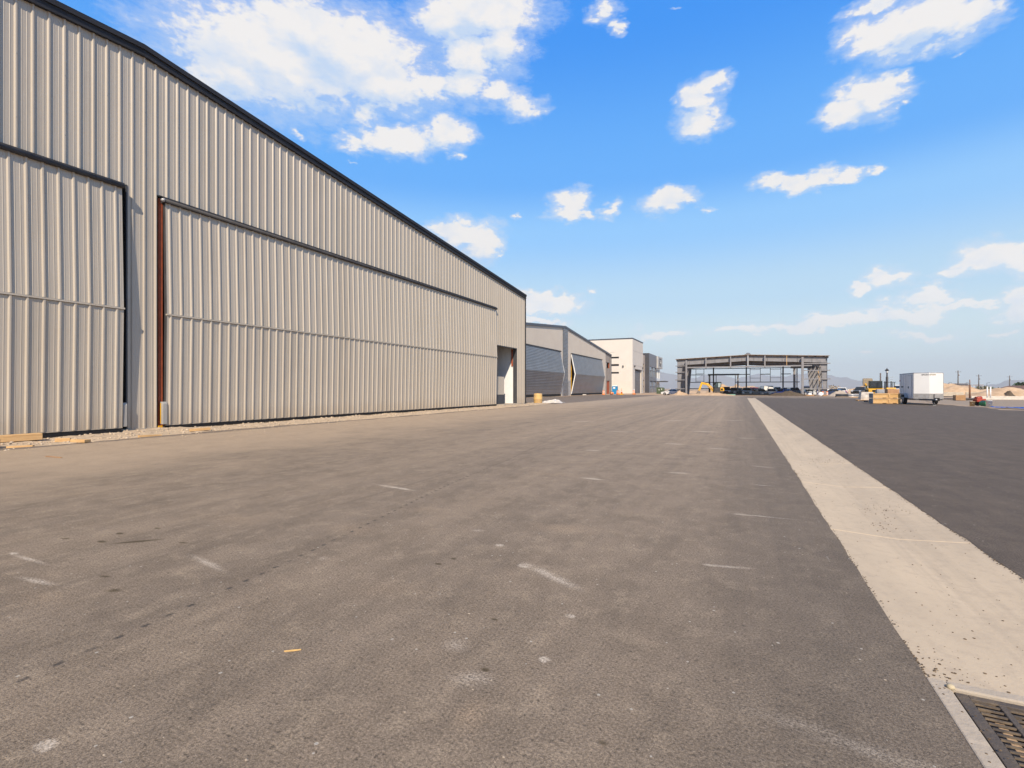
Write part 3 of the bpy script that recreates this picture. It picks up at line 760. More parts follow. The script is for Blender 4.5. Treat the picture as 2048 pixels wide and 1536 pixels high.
# folding doors
def bifold(y0, y1, mid, top, bot, zt, zm, zb, lip, phase, label):
    mb = MB()
    ribbed(mb, y0, y1, [(zm+.03, mid), (zt, top)], HX, phase); ribbed(mb, y0, y1, [(zb, bot), (zm-.03, mid)], HX, phase)
    d = W(mb, hg).build('hangar_door', beige, hg, recalc=False, label=label)
    s = MB()
    vs = [(HX+bot-.10, zb), (HX+bot-.005, zb), (HX+mid-.005, zm), (HX+top-.005, zt), (HX+top-.10, zt), (HX+mid-.12, zm)]
    for (ya, yb) in ((y0, y0+.05), (y1-.05, y1)): s.add([(x, ya, z) for x, z in vs]+[(x, yb, z) for x, z in vs], [(0,1,2,3,4,5),(11,10,9,8,7,6)]+[(i,(i+1)%6,6+(i+1)%6,6+i) for i in range(6)])
    s.add([(HX+bot-.05, y0+.05, zb), (HX+bot-.05, y1-.05, zb), (HX+mid-.06, y1-.05, zm), (HX+mid-.06, y0+.05, zm), (HX+top-.05, y1-.05, zt), (HX+top-.05, y0+.05, zt)], [(0,1,2,3),(3,2,4,5)])
    W(s, hg).build('door_frame', darkgrey, d)
    h = MB().box(HX+mid-.04, HX+mid+.042, y0-.01, y1+.01, zm-.022, zm+.022)
    W(h, hg).build('hinge_strip', beige, d)
    W(MB().box(HX-.05, HX+bot+.005, y0+.02, y1-.02, .0, zb-.025), hg).build('bottom_seal', black, d)
    W(MB().box(HX-.02, HX+bot+.015, y0, y1, zb-.02, zb-.002), hg).build('bottom_edge', beige, d)
    r_ = MB().box(HX-.05, HX+lip, y0-.06, y1+.02, zt+.0, zt+.13); r_.tube((HX+lip-.03, y0-.05, zt+.05), (HX+lip-.03, y1+.02, zt+.05), .055, n=12)
    W(r_, hg).build('header_rail', darkgrey, d)
    W(MB().box(HX-.05, HX+.05, y0-.14, y1+.04, zt+.14, zt+.19), hg).build('header_shadow', black, d)  # black strip standing in for the shadow gap above the rail
    return d
bifold(-13.9, 7.63, .24, .15, .17, 6.67, 3.37, .13, .24, .15, 'left folding door, standing slightly open')
bifold(8.78, 30.40, .165, .085, .10, 6.67, 3.37, .12, .17, .05, 'right folding door with a red column beside it')
# jamb flashing, red columns, bottom guards
mb = MB(); mb.box(HX-.25, HX+.02, 7.795, 7.83, .04, 6.86); mb.box(HX-.2, HX-.012, 8.545, 8.60, .04, 6.86); mb.box(HX-.3, HX+.01, 30.36, 30.42, .04, 4.24); mb.box(HX-.30, HX+.015, 34.0, 34.03, .06, 4.20); mb.box(HX-.05, HX+.02, 30.3, 34.03, 4.20, 4.26)
W(mb, hg).build('jamb_trim', steel_d, hg)
W(MB().box(HX-.20, HX-.03, 8.655, 8.775, .04, 6.80), hg).build('steel_column', redsteel, hg)
for (y0, y1) in ((7.66, 7.76), (8.68, 8.80)):
    g_ = W(MB().prism([(HX+.02, .14), (HX+.15, .14), (HX+.15, .74), (HX+.12, .80), (HX+.02, .80)], 'y', y0, y1), hg).build('roller_guard', mat('grey_guard_paint', (.40,.38,.35), None, 2, rough=.5), hg, bevel=.006)
    W(MB().box(HX+.03, HX+.06, y0-.008, y0-.001, .16, .76), hg).build('guard_edge', yellow, g_)
MB().lathe([(0,0),(.055,0),(.055,.08),(.03,.08),(.03,.10),(0,.10)], n=6).build('end_bracket', galv, hg).matrix_local = Matrix.Translation(Vector((.10, 8.69-HYC, 6.72))) @ Matrix.Rotation(R(90), 4, 'Y')
W(MB().box(HX-.03, HX+.06, 8.62, 8.72, -.02, .10), hg).build('sill_block', yellow, hg)
# what shows through the far opening
W(MB().box(-30, HX-.31, 34.04, 34.12, .06, 6.4), hg).build('inner_wall', drywall, hg)
W(MB().box(-30.1, -30, HY0+1, 34.2, .06, 7.5), hg).build('back_partition', mat('grey_partition', (.30,.30,.31), None, 1, rough=.9), hg)
W(MB().box(HX-.44, HX-.32, 33.97, 34.03, 2.9, 4.2), hg).build('steel_column', redsteel, hg)
mb = MB(); ribbed(mb, 31.3, 32.65, [(.75, 0), (2.06, 0)], -15.90, 0, FINE, .2); mb.box(-15.97, -15.905, 31.3, 32.65, .75, 2.06)
W(mb, hg).build('inner_panel', beige, hg)
W(MB().box(-16.1, -15.86, 31.2, 32.66, .06, .745), hg).build('dark_crate', steel_d, hg, bevel=.03)
mb = MB(); mb.box(HX-.1, HX+.55, 30.6, 33.9, -.05, .065)
W(mb, hg).build('threshold', collar_m, hg)
# screws down the ribs near the camera
scr = MB(); k0 = int((4.6-PH)/.3048)
for kk in range(k0, k0+60):
    y = PH+kk*.3048+.3048/2-.1
    for zz in (1.6, 3.1, 4.6, 6.1, 7.6, 9.1):
        if kk % 3 == 0 and (zz > 6.95 or 7.9 < y < 8.5): scr.box(HX+.033, HX+.040, PH+kk*.3048-.008, PH+kk*.3048+.008, zz-.008, zz+.008)
kind(W(scr, hg).build('screws', galv, hg), 'stuff')

# ------------------------------------------------------------------ hangar 2
X2 = -28.0; Y20, Y2C, Y21 = 48.3, 81.9, 115.5; P2 = (12.0-9.1)/33.6
def roof2(y): return 11.95-abs(y-Y2C)*P2
beige2 = mat('beige_flat_sheet', (.58,.505,.42), (.55,.475,.395), .5, rough=.45)
slate = mat('slate_ribbed_sheet', (.25,.25,.262), (.22,.22,.232), .6, rough=.34, spec=.6, metal=.35)
h2 = thing('aircraft_hangar', 'beige gabled hangar with dark horizontal-ribbed folding doors, behind the nearest hangar', 'hangar', (X2, Y2C, 0))
mb = MB()
for (a, b_, z0) in ((Y20, 57.7, -.4), (57.7, 79.4, 7.5), (79.4, 80.7, -.4), (83.3, 85.1, -.4), (85.1, 106.8, 7.5), (106.8, 110.35, -.4)): ribbed(mb, a, b_, [(z0, 0), (roof2, 0)], X2, 0, FINE, .3048)
W(mb, h2).build('front_wall', beige2, h2, recalc=False)
mb = MB(); mb.box(-60, X2-.05, Y21-.15, Y21-.01, -.5, roof2(Y21)-.1); mb.box(-60, X2-.05, Y20, Y20+.15, -.5, roof2(Y20)-.1)
mb.prism([(Y20, -.5), (Y21, -.5), (Y21, roof2(Y21)-.1), (Y2C, roof2(Y2C)-.1), (Y20, roof2(Y20)-.1)], 'x', -60.2, -60)
mb.box(X2-.5, X2-.06, 79.45, 85.05, -.4, 9); mb.box(X2-.5, X2-.06, 57.7, 79.4, 7.52, 9); mb.box(X2-.5, X2-.06, 85.1, 106.8, 7.52, 9)
W(mb, h2).build('outer_wall', beige2, h2)
# pilaster of horizontal ribbed sheet at the ridge
def hribbed(mb, y0, y1, zx, per=.24, d=.05):
    """horizontal ribs; zx = list of (z, x) along the panel from bottom to top, straight segments"""
    vs = []; fs = []
    for (z0, x0), (z1, x1) in zip(zx[:-1], zx[1:]):
        L = math.hypot(z1-z0, x1-x0); n = max(1, int(round(L/per))); nx_ = (z1-z0)/L; nz_ = -(x1-x0)/L; base = len(vs)//2; rows = []
        for i in range(n):
            for (t, h) in ((0, 0), (.3, 0), (.45, d), (.85, d), (1.0, 0)):
                if t == 1.0 and i < n-1: continue
                tt = (i+t)/n; rows.append((x0+(x1-x0)*tt+nx_*h, z0+(z1-z0)*tt+nz_*h))
        b0 = len(vs)
        for (x, z) in rows: vs += [(x, y0, z), (x, y1, z)]
        for i in range(len(rows)-1): fs.append((b0+2*i, b0+2*i+1, b0+2*i+3, b0+2*i+2))
    return mb.add(vs, fs)
mb = hribbed(MB(), 80.7, 83.3, [(-.4, X2+.06), (11.7, X2+.06)]); mb.box(X2-.04, X2+.055, 80.7, 83.3, -.4, 11.75)
W(mb, h2).build('centre_pilaster', slate, h2, recalc=False)
mb = MB(); mb.box(X2-.02, X2+.12, 79.9, 80.6, -.4, 2.6); mb.box(X2-.02, X2+.12, 83.4, 84.2, -.4, 2.6)
W(mb, h2).build('base_flashing', galv, h2)
for (y0, y1) in ((57.9, 79.3), (85.3, 106.7)):
    d = W(hribbed(MB(), y0, y1, [(.25, X2+.10), (3.79, X2+.80), (7.46, X2+.08)]), h2).build('hangar_door', slate, h2, recalc=False, label='dark ribbed folding door bulging out at its middle hinge')
    s = MB()
    for (ya, yb) in ((y0-.02, y0+.10), (y1-.10, y1+.02)): s.add([(x, yy, z) for yy in (ya, yb) for x, z in ((X2-.02,.2),(X2+.12,.2),(X2+.86,3.79),(X2+.10,7.46),(X2-.04,7.46),(X2+.70,3.79))], [(0,1,2,5),(5,2,3,4),(11,8,7,6),(10,9,8,11),(0,6,7,1),(1,7,8,2),(2,8,9,3),(3,9,10,4),(4,10,11,5),(5,11,6,0)])
    W(s, h2).build('edge_frame', white, d)
    W(MB().box(X2+.74, X2+.86, y0+.1, y1-.1, 3.75, 3.83), h2).build('hinge_strip', slate, d)
    W(MB().box(X2-.02, X2+.22, y0-.1, y1+.1, 7.46, 7.62), h2).build('header_rail', darkgrey, d)
    W(MB().box(X2-.02, X2+.16, y0, y1, -.05, .24), h2).build('bottom_seal', black, d)
W(MB().box(X2-.3, X2-.22, 85.62, 85.70, 0, 7.4).box(X2-.3, X2-.22, 86.3, 86.38, 0, 7.4).bar((X2-.2, 85.5, 2.4), (X2-.2, 85.9, 3.2), .08).bar((X2-.2, 85.5, 5.4), (X2-.2, 85.9, 4.6), .08), h2).build('truss_bar', yellow, h2)
mb = wall_holes(MB(), 'x', X2-.35, X2-.06, 110.35, Y21, -.4, 9.15, [(111.0, 114.4, 5.9, 7.25), (111.7, 114.5, -.4, 3.0)])
W(mb, h2).build('end_bay', mat('taupe_panel', (.36,.305,.26), None, .6, rough=.7), h2)
W(MB().box(X2-.30, X2-.10, 114.0, 114.35, 5.95, 7.2).box(X2-.32, X2-.12, 112.6, 112.9, -.4, 3.0).box(X2-.32, X2-.12, 113.8, 114.4, -.4, 3.0), h2).build('red_post', redsteel, h2)
W(MB().box(X2-.34, X2-.12, 111.05, 111.6, 5.95, 7.2), h2).build('window_board', white, h2)
W(MB().box(X2-3.2, X2-3.0, 108, Y21-.2, -.4, 9), h2).build('dark_partition', steel_d, h2)
mb = MB()
for (a, b_) in ((Y20-.1, Y2C), (Y2C, Y21+.1)):
    for (x0, x1, d0, d1) in ((X2-.02, X2+.16, -.16, .22),):
        vs = []
        for y in (a, b_):
            zz = 11.95-abs(y-Y2C)*P2; vs += [(x0, y, zz+d0), (x1, y, zz+d0), (x1, y, zz+d1), (x0, y, zz+d1)]
        mb.add(vs, [(0,1,2,3),(7,6,5,4),(0,4,5,1),(1,5,6,2),(2,6,7,3),(3,7,4,0)])
W(mb, h2).build('fascia', mat('slate_trim', (.075,.085,.11), None, 2, rough=.45), h2)
mb = MB()
for (a, b_) in ((Y20-.05, Y2C), (Y2C, Y21+.05)):
    za, zb = roof2(a), roof2(b_); mb.add([(-60.3, a, za), (X2+.0, a, za), (X2+.0, b_, zb), (-60.3, b_, zb), (-60.3, a, za+.15), (X2+.0, a, za+.15), (X2+.0, b_, zb+.15), (-60.3, b_, zb+.15)], [(0,3,2,1),(4,5,6,7),(0,1,5,4),(1,2,6,5),(2,3,7,6),(3,0,4,7)])
W(mb, h2).build('roof', darkgrey, h2)
W(MB().box(X2-.05, X2+.10, Y21-.0, Y21+.12, -.4, roof2(Y21)-.1), h2).build('corner_trim', mat('slate_trim', (.07,.08,.1)), h2)
W(MB().box(X2-2.9, X2+.3, 110.4, Y21-.16, -.5, -.35), h2).build('floor_slab', collar_m, h2)

# ------------------------------------------------------------------ office block 3
X3 = -25.0; Y3 = 126.0
stucco = mat('cream_stucco', (.65,.595,.525), (.62,.565,.50), .4, rough=.9)
pinky = mat('warm_grey_panel', (.47,.40,.35), None, .5, rough=.8)
charcoal = mat('charcoal_panel', (.17,.175,.20), (.155,.16,.18), .5, rough=.5)
charcoal_d = mat('dark_charcoal_panel', (.065,.065,.075), None, .5, rough=.5)
ltgrey = mat('light_grey_panel', (.46,.45,.43), None, .5, rough=.6)
win_g = mat('greenish_glass', (.07,.08,.06), (.10,.11,.085), .5, rough=.08, spec=.8)
win_b = mat('reflective_glass', (.16,.18,.21), (.22,.24,.26), .6, rough=.06, spec=1.0, metal=.5)
b3 = thing('office_building', 'cream and charcoal flat-roofed office block with tall dark garage door', 'building', (X3, Y3, 0))
slots = [(-35, -28.5, 8.95, 9.4), (-35, -28.5, 6.98, 7.5), (-35, -28.5, 5.02, 5.47)]
mb = wall_holes(MB(), 'y', Y3, Y3+.4, -56, X3, -.6, 13.8, slots)
wall_holes(mb, 'x', X3-.4, X3, Y3+.4, 140.5, -.6, 13.8, [(129.2, 138.4, -.6, 6.15)])
mb.box(-56, X3-.4, 140.1, 140.5, -.6, 13.8); mb.box(-56.4, -56, Y3, 140.5, -.6, 13.8)
W(mb, b3).build('wall', stucco, b3)
W(MB().box(-36, -28, Y3+.42, Y3+.5, 4.8, 9.6), b3).build('slot_backing', charcoal_d, b3)
W(MB().box(-56.4, X3, Y3, 140.5, 13.80, 13.95).box(-56.5, X3+.08, Y3-.08, Y3+.3, 13.952, 14.12).box(X3-.3, X3+.08, Y3+.3, 140.6, 13.952, 14.12), b3).build('roof_cap', mat('slate_trim', (.07,.08,.1)), b3)
gd = MB(); 
for i in range(8): gd.box(X3-.38, X3-.33, 129.3, 138.3, -.5+.80*i, -.5+.80*i+.77)
W(gd, b3).build('garage_door', mat('grey_door_panel', (.16,.155,.16), None, .5, rough=.5), b3)
W(MB().box(X3-.02, X3+.04, 129.0, 129.2, -.5, 6.3).box(X3-.02, X3+.04, 138.4, 138.6, -.5, 6.3).box(X3-.02, X3+.04, 129.2, 138.4, 6.15, 6.3), b3).build('door_frame', charcoal_d, b3)
W(MB().box(-31.6+.9, -30.3+.6, Y3-.03, Y3-.004, 10.5, 10.56).box(X3+.004, X3+.02, 126.4, 140.3, 10.9, 10.95).box(X3+.004, X3+.02, 126.4, 140.3, 7.2, 7.25), b3).build('joint_line', pinky, b3)
for (x, y) in ((-27.4, Y3-.2), (X3+.2, 127.8), (X3+.2, 139.4)):
    W(MB().box(x-.16, x+.16, y-.16, y+.16, 6.7, 7.1), b3).build('wall_light', charcoal_d, b3, bevel=.03)
# recessed glazed bay
mb = wall_holes(MB(), 'x', X3-.9, X3-.6, 140.5, 148.3, -.6, 10.9, [(141.2, 145.8, 4.6, 8.4), (141.2, 145.8, .2, 3.6)])
W(mb, b3).build('glazed_bay', pinky, b3)
for (z0, z1) in ((4.6, 8.4), (.2, 3.6)):
    f_ = W(MB().box(X3-.78, X3-.74, 141.2, 145.8, z0, z1), b3).build('window', win_g, b3)
    W(MB().box(X3-.73, X3-.66, 143.4, 143.5, z0, z1).box(X3-.73, X3-.66, 141.2, 143.4, z0+1.6, z0+1.7).box(X3-.73, X3-.66, 143.5, 145.8, z0+1.6, z0+1.7), b3).build('mullion', charcoal_d, f_)
# charcoal tower with glazing
XD = X3+.55
mb = wall_holes(MB(), 'x', XD-.4, XD, 147.6, 161.6, -.6, 11.6, [(148.6, 160.8, 4.7, 7.7), (148.6, 160.8, -.1, 3.5)])
W(mb, b3).build('tower_front', charcoal, b3)
W(MB().box(XD-9, XD-.0, 147.2, 147.6, -.6, 11.6).box(XD-9, XD-.4, 147.6, 161.6, 11.3, 11.6), b3).build('tower_side', charcoal_d, b3)
for (z0, z1) in ((4.7, 7.7), (-.1, 3.5)):
    for (y0, y1) in ((148.6, 154.4), (155.0, 160.8)):
        f_ = W(MB().box(XD-.28, XD-.24, y0, y1, z0, z1), b3).build('window', win_b, b3)
        W(MB().box(XD-.23, XD-.12, y0, y1, z0+1.9, z0+2.0).box(XD-.23, XD-.12, (y0+y1)/2-.06, (y0+y1)/2+.06, z0, z0+1.9), b3).build('mullion', charcoal, f_)
    W(MB().box(XD-.3, XD-.05, 154.4, 155.0, z0, z1), b3).build('tower_pier', charcoal, b3)
# light grey sign volume above a white glazed bay
XS = X3+.95
W(MB().box(XS-8, XS, 161.7, 171.6, 7.75, 11.55), b3).build('sign_volume', ltgrey, b3)
sg = MB()
yy0, yy1, zz0, zz1 = 164.6, 168.8, 8.5, 11.0
for (ya, yb, za, zb) in ((yy0, yy0+.5, zz0, zz1), (yy0, yy1, zz1-.35, zz1), (yy1-.5, yy1, zz1-1.1, zz1), (yy0+.9, yy1-1.0, 10.0, 10.25), (yy0+.9, yy0+1.3, 9.0, 9.9), (yy0+.9, yy1-.7, 8.5, 8.8), (yy1-.9, yy1-.5, 8.8, 9.5), (yy1-2.0, yy1-1.5, 9.0, 9.3)):
    sg.box(XS, XS+.06, ya, yb, za, zb)
W(sg, b3).build('wall_emblem', charcoal_d, b3)
W(MB().lathe([(.01,0),(.42,0),(.42,.06),(.01,.06)], (0,0,0), 14), thing.__class__ and type('o',(),{'location':Vector((0,0,0))})).build('emblem_disc', white, b3).matrix_local = Matrix.Translation(Vector((XS+.02-X3, 167.3-Y3, 9.75))) @ Matrix.Rotation(R(90), 4, 'Y')
mb = wall_holes(MB(), 'x', X3+.1, X3+.4, 161.7, 169.4, -.6, 7.75, [(162.6, 164.6, 4.5, 7.3), (166.4, 168.4, 4.5, 7.3), (162.6, 164.6, -.1, 2.9), (166.4, 168.4, -.1, 2.9)])
mb.box(X3-8, X3+.1, 169.0, 169.4, -.6, 7.75)
W(mb, b3).build('entrance_bay', white, b3)
for y0 in (162.6, 166.4):
    for (z0, z1) in ((4.5, 7.3), (-.1, 2.9)): W(MB().box(X3+.2, X3+.24, y0, y0+2.0, z0, z1), b3).build('window', win_g, b3)
cn = MB().box(X3+.4, X3+3.1, 162, 168.5, 3.30, 3.48)
for i in range(5): cn.box(X3+.4, X3+3.3, 162.2+i*1.5, 162.35+i*1.5, 3.482, 3.62)
W(cn, b3).build('canopy', charcoal_d, b3)
W(MB().box(X3-9, X3-.9, 140.5, 171, 7.8, 7.9), b3).build('roof', darkgrey, b3)

# ------------------------------------------------------------------ steel frame under construction
FX0, FX1, FXC, FY = -11.2, 13.5, 1.15, 100.0
fr = thing('steel_frame', 'open grey steel hangar frame with a shallow gable roof, under construction', 'building frame', (FXC, FY, 0))
def rz_(x, base=6.75, rise=.52): return base + rise*(1-abs(x-FXC)/(FXC-FX0))
def P_(name, mb, m=None, **kw): return W(mb, fr).build(name, m or steel, fr, **kw)
frames = [FY, FY+6.2, FY+12.4, FY+18.6]
for fi, y in enumerate(frames):
    for sgn, xo in ((1, FX0), (-1, FX1)):
        c = MB(); wt, wb = .98, .42
        c.prism([(xo, 0-.45*(y > 104)), (xo+sgn*wb, -.45*(y > 104)), (xo+sgn*wt, 5.75), (xo+sgn*wt, 6.0), (xo, 6.62)] if sgn > 0 else [(xo, -.45*(y > 104)), (xo, 6.62), (xo-wt, 6.0), (xo-wt, 5.75), (xo-wb, -.45*(y > 104))], 'y', y-.012, y+.012)
        P_('column_web', c)
        f_ = MB(); f_.box(min(xo, xo-sgn*.02), max(xo, xo-sgn*.02), y-.14, y+.14, -.45*(y > 104), 6.62)
        f_.add([(xo+sgn*wb, y-.14, -.45*(y > 104)), (xo+sgn*wb, y+.14, -.45*(y > 104)), (xo+sgn*wt, y+.14, 5.9), (xo+sgn*wt, y-.14, 5.9), (xo+sgn*(wb+.025), y-.14, -.45*(y > 104)), (xo+sgn*(wb+.025), y+.14, -.45*(y > 104)), (xo+sgn*(wt+.025), y+.14, 5.9), (xo+sgn*(wt+.025), y-.14, 5.9)], [(0,1,2,3),(7,6,5,4),(0,4,5,1),(1,5,6,2),(2,6,7,3),(3,7,4,0)])
        P_('column_flange', f_)
        dep = .95; xi = xo
        rf = MB().prism([(xo, rz_(xo)-.12), (FXC, rz_(FXC)-.12), (FXC, rz_(FXC)-.12-.85), (xo+sgn*wt, rz_(xo+sgn*wt)-.12-dep), (xo, rz_(xo)-.12-dep)], 'y', y-.014, y+.014)
        P_('rafter_web', rf)
        b_ = MB()
        for dz in (0, -1):
            za = rz_(xo)-.12 + (0 if dz == 0 else -dep); zb = rz_(FXC)-.12+(0 if dz == 0 else -.85)
            b_.bar((xo, y, za), (FXC, y, zb), .28, .025)
        P_('rafter_flange', b_)
        st = MB()
        for q in (.18, .36, .55, .74, .92):
            x = xo+(FXC-xo)*q; st.box(x-.01, x+.01, y-.12, y-.015, rz_(x)-.98, rz_(x)-.15)
        P_('stiffener', st)
# purlins and partial roof sheeting
n_p = 19
for i in range(n_p):
    x = FX0+.3+(FX1-FX0-.6)*i/(n_p-1)
    P_('purlin', MB().box(x-.04, x+.04, FY-.35, FY+19.0, rz_(x)-.10, rz_(x)+.08), steel_d if i % 3 else galv)
tanroof = mat('bare_roof_deck', (.42,.34,.27), (.33,.27,.22), .8, rough=.7)
for (xa, xb) in ((FX0-.35, FXC), (FXC, FX1+.35)):
    r_ = MB(); za, zb = rz_(xa)+.09, rz_(xb)+.09
    for (ya, yb) in ((FY-.55, FY+9.0), (FY+10.4, FY+19.2)):
        r_.add([(xa, ya, za), (xb, ya, zb), (xb, yb, zb), (xa, yb, za), (xa, ya, za+.06), (xb, ya, zb+.06), (xb, yb, zb+.06), (xa, yb, za+.06)], [(0,3,2,1),(4,5,6,7),(0,1,5,4),(1,2,6,5),(2,3,7,6),(3,0,4,7)])
    P_('roof_deck', r_, tanroof)
for xo, sgn in ((FX0, -1), (FX1, 1)):
    P_('eave_strut', MB().box(xo-.16 if sgn < 0 else xo+.02, xo-.02 if sgn < 0 else xo+.16, FY-.5, FY+19, 6.45, 6.72), steel_d)
P_('ridge_vent', MB().prism([(FXC-.55, 0+rz_(FXC)+.16), (FXC+.55, rz_(FXC)+.16), (FXC+.18, rz_(FXC)+.46), (FXC-.18, rz_(FXC)+.46)], 'y', FY-.4, FY+4), charcoal)
# front door posts, header, hangers
P_('door_post', MB().box(-9.65, -9.35, FY-.75, FY-.35, -.05, 6.6)); P_('door_post', MB().box(9.60, 9.95, FY-.75, FY-.35, -.05, 6.7))
P_('door_header', MB().box(-9.35, 9.60, FY-.70, FY-.40, 5.08, 5.32)); P_('header_extension', MB().box(9.95, 11.2, FY-.66, FY-.44, 5.1, 5.28))
for x in (-6.0, -1.75, 1.15, 3.9): P_('header_hanger', MB().box(x-.11, x+.11, FY-.66, FY-.40, 5.0, rz_(x)-.02), galv if x == 1.15 else None)
P_('header_hanger', MB().box(7.35-.04, 7.35+.04, FY-.6, FY-.5, 5.1, rz_(7.35)), lumber)
# side girts, poking past the columns
for z in (1.15, 2.85, 4.35, 5.55):
    P_('wall_girt', MB().box(FX0-.35, -9.4, FY-.36, FY-.20, z-.07, z+.07)); P_('wall_girt', MB().box(9.95, FX1+.45, FY-.36, FY-.20, z-.07, z+.07))
    for xo in (FX0-.14, FX1+.05): P_('wall_girt', MB().box(xo, xo+.09, FY, FY+18.6, z-.1, z+.1))
# rear wall: posts, girts, framed door and windows
YB = FY+18.8
for x in (-5.6, 1.05, 8.1): P_('end_post', MB().box(x-.13, x+.13, YB-.1, YB+.16, -.4, rz_(x)-.2), steel_d)
for (z, segs) in ((5.62, ((FX0+1, FX1-1),)), (4.28, ((FX0, -7.8), (-5.7+.0, -5.4), (-5.4, 1.8), (3.8, 5.7), (7.7, 9.6))), (2.58, ((FX0, -5.1), (-1.1, 11.2))), (1.16, ((FX0, -5.8), (-1.1, 9.6)))):
    for (a, b_) in segs: P_('rear_girt', MB().box(a, b_, YB-.03, YB+.12, z-.08, z+.08), steel_d)
for x in (-9.3, -7.6): P_('window_jamb', MB().box(x-.05, x+.05, YB-.02, YB+.1, 2.66, 5.54), steel)
for (a, b_, zs) in ((-9.25, -7.65, (2.85, 4.55)), (1.87, 3.73, (3.45, 5.3)), (5.75, 7.65, (3.5, 5.3))):
    for z in zs: P_('window_sill', MB().box(a, b_, YB-.02, YB+.09, z-.04, z+.04), steel)
for x in (1.8, 3.8, 5.7, 7.7): P_('window_jamb', MB().box(x-.05, x+.05, YB-.02, YB+.1, 2.66, 5.54), steel)
YI = FY+14
P_('inner_door_post', MB().box(-6.35, -6.0, YI, YI+.3, -.4, 4.0), steel_d); P_('inner_door_post', MB().box(-.75, -.45, YI, YI+.3, -.4, 4.0), steel); P_('inner_door_header', MB().box(-6.5, -.35, YI-.05, YI+.35, 4.0, 4.32), steel_d)
P_('door_jamb', MB().box(-5.1, -4.98, YB-.05, YB+.1, -.4, 4.2), steel_d); P_('door_jamb', MB().box(-1.2, -1.08, YB-.05, YB+.1, -.4, 4.2), steel_d)
P_('inner_post', MB().box(9.45, 9.85, FY+12.3, FY+12.6, -.4, 6.2), steel); P_('inner_post', MB().box(10.55, 10.75, FY+18.4, FY+18.7, -.4, 6.2), galv); P_('inner_header', MB().box(9.0, 13.0, FY+12.2, FY+12.6, 5.2, 5.65), steel_d)
for y in (FY+3,): 
    P_('knee_brace', MB().bar((FX1-.2, y, 4.3), (FX1-1.6, y+.4, 5.9), .16), galv)
P_('rod_brace', MB().tube((FX1-.9, FY+.2, .2), (FX1-.7, FY+6, 5.8), .06), lumber)

# ------------------------------------------------------------------ heaps and berms
def mound(name, label, cx, cy, rx, ry, h, m, seed, z0=-.1, group=None, n=28, rough=.22, rz=0, cat='sand pile', struct=False):
    vs = []; fs = []
    for j in range(n+1):
        for i in range(n+1):
            u, v = -1+2*i/n, -1+2*j/n; r_ = math.hypot(u, v)
            hh = max(0, 1-r_)**.85*(1+rough*2*fbm(u*2+seed, v*2+seed*.7)) + .05*fbm(u*6+seed, v*6)*(r_ < 1)
            vs.append((u*rx, v*ry, h*hh-.06))
    for j in range(n):
        for i in range(n): fs.append((j*(n+1)+i, j*(n+1)+i+1, (j+1)*(n+1)+i+1, (j+1)*(n+1)+i))
    o = MB().add(vs, fs, True).build(name, m); o.location = (cx, cy, z0); o.rotation_euler = (0, 0, rz)
    if struct: kind(o)
    else: tag(o, label, cat, group)
    return o
darksoil = mat('dark_soil', (.075,.055,.038), (.10,.075,.05), 1.5, rough=.95, bump=.5, bscale=8)
greysand = mat('grey_sand', (.42,.35,.28), (.34,.285,.23), 1.2, rough=.95, bump=.5, bscale=8)
mound('sand_pile', 'small tan sand pile at the left foot of the steel frame', -10.3, 96.5, 1.6, 1.5, .95, sand, 1)
mound('sand_pile', 'long low heap of tan dirt in front of the yellow excavator', -5.2, 96.0, 4.6, 2.0, .70, sand, 2)
mound('dirt_pile', 'dark brown soil heap inside the frame near its right door post', 7.4, 97.5, 3.2, 1.6, .95, darksoil, 3, cat='dirt pile')
mound('sand_pile', 'grey sand pile just right of the steel frame', 14.9, 97.2, 1.9, 1.6, 1.0, greysand, 4)
mound('dirt_pile', 'large tan dirt heap with a dark hollow at the right edge', 35.3, 96.5, 5.4, 4.0, 1.5, sand, 5, cat='dirt pile')
mound('hollow_lump', 'dark lump standing in for the hollow of the large dirt heap at the right', 34.7, 93.6, .62, .5, .75, darksoil, 12, z0=.25, cat='heap_hollow')  # dark lump added in place of the heap's hollow
mound('dirt_pile', 'brown dirt heap cut off by the right edge behind the kerb line', 36.6, 87.5, 1.6, 1.5, 1.4, mat('brown_dirt', (.34,.25,.18), None, 1.5, rough=.95), 6, cat='dirt pile')
for i, (cx, cy, rx, ry, h, sd) in enumerate(((-5.2,166,5.5,6,3.1,7),(-1.2,168,3.4,5,3.3,8),(2.6,167,5.5,5,2.2,9),(9,170,8,6,1.5,10),(-14,178,9,6,1.0,11),(20,172,9,7,1.6,13),(2,176,9,5,2.3,14))):
    mound('dirt_berm', '', cx, cy, rx, ry, h, sand, sd, z0=-.4, struct=True)
for i, (cx, cy, rx, ry, h, sd) in enumerate(((38.5,128,8,5,2.7,21),(47,128,12,6,1.5,22),(33,140,10,6,2.3,23),(58,135,14,6,1.3,24),(28,150,8,5,2.0,25),(72,140,16,7,1.2,26))):
    mound('dirt_berm', '', cx, cy, rx, ry, h, sand, sd, z0=-.3, struct=True)

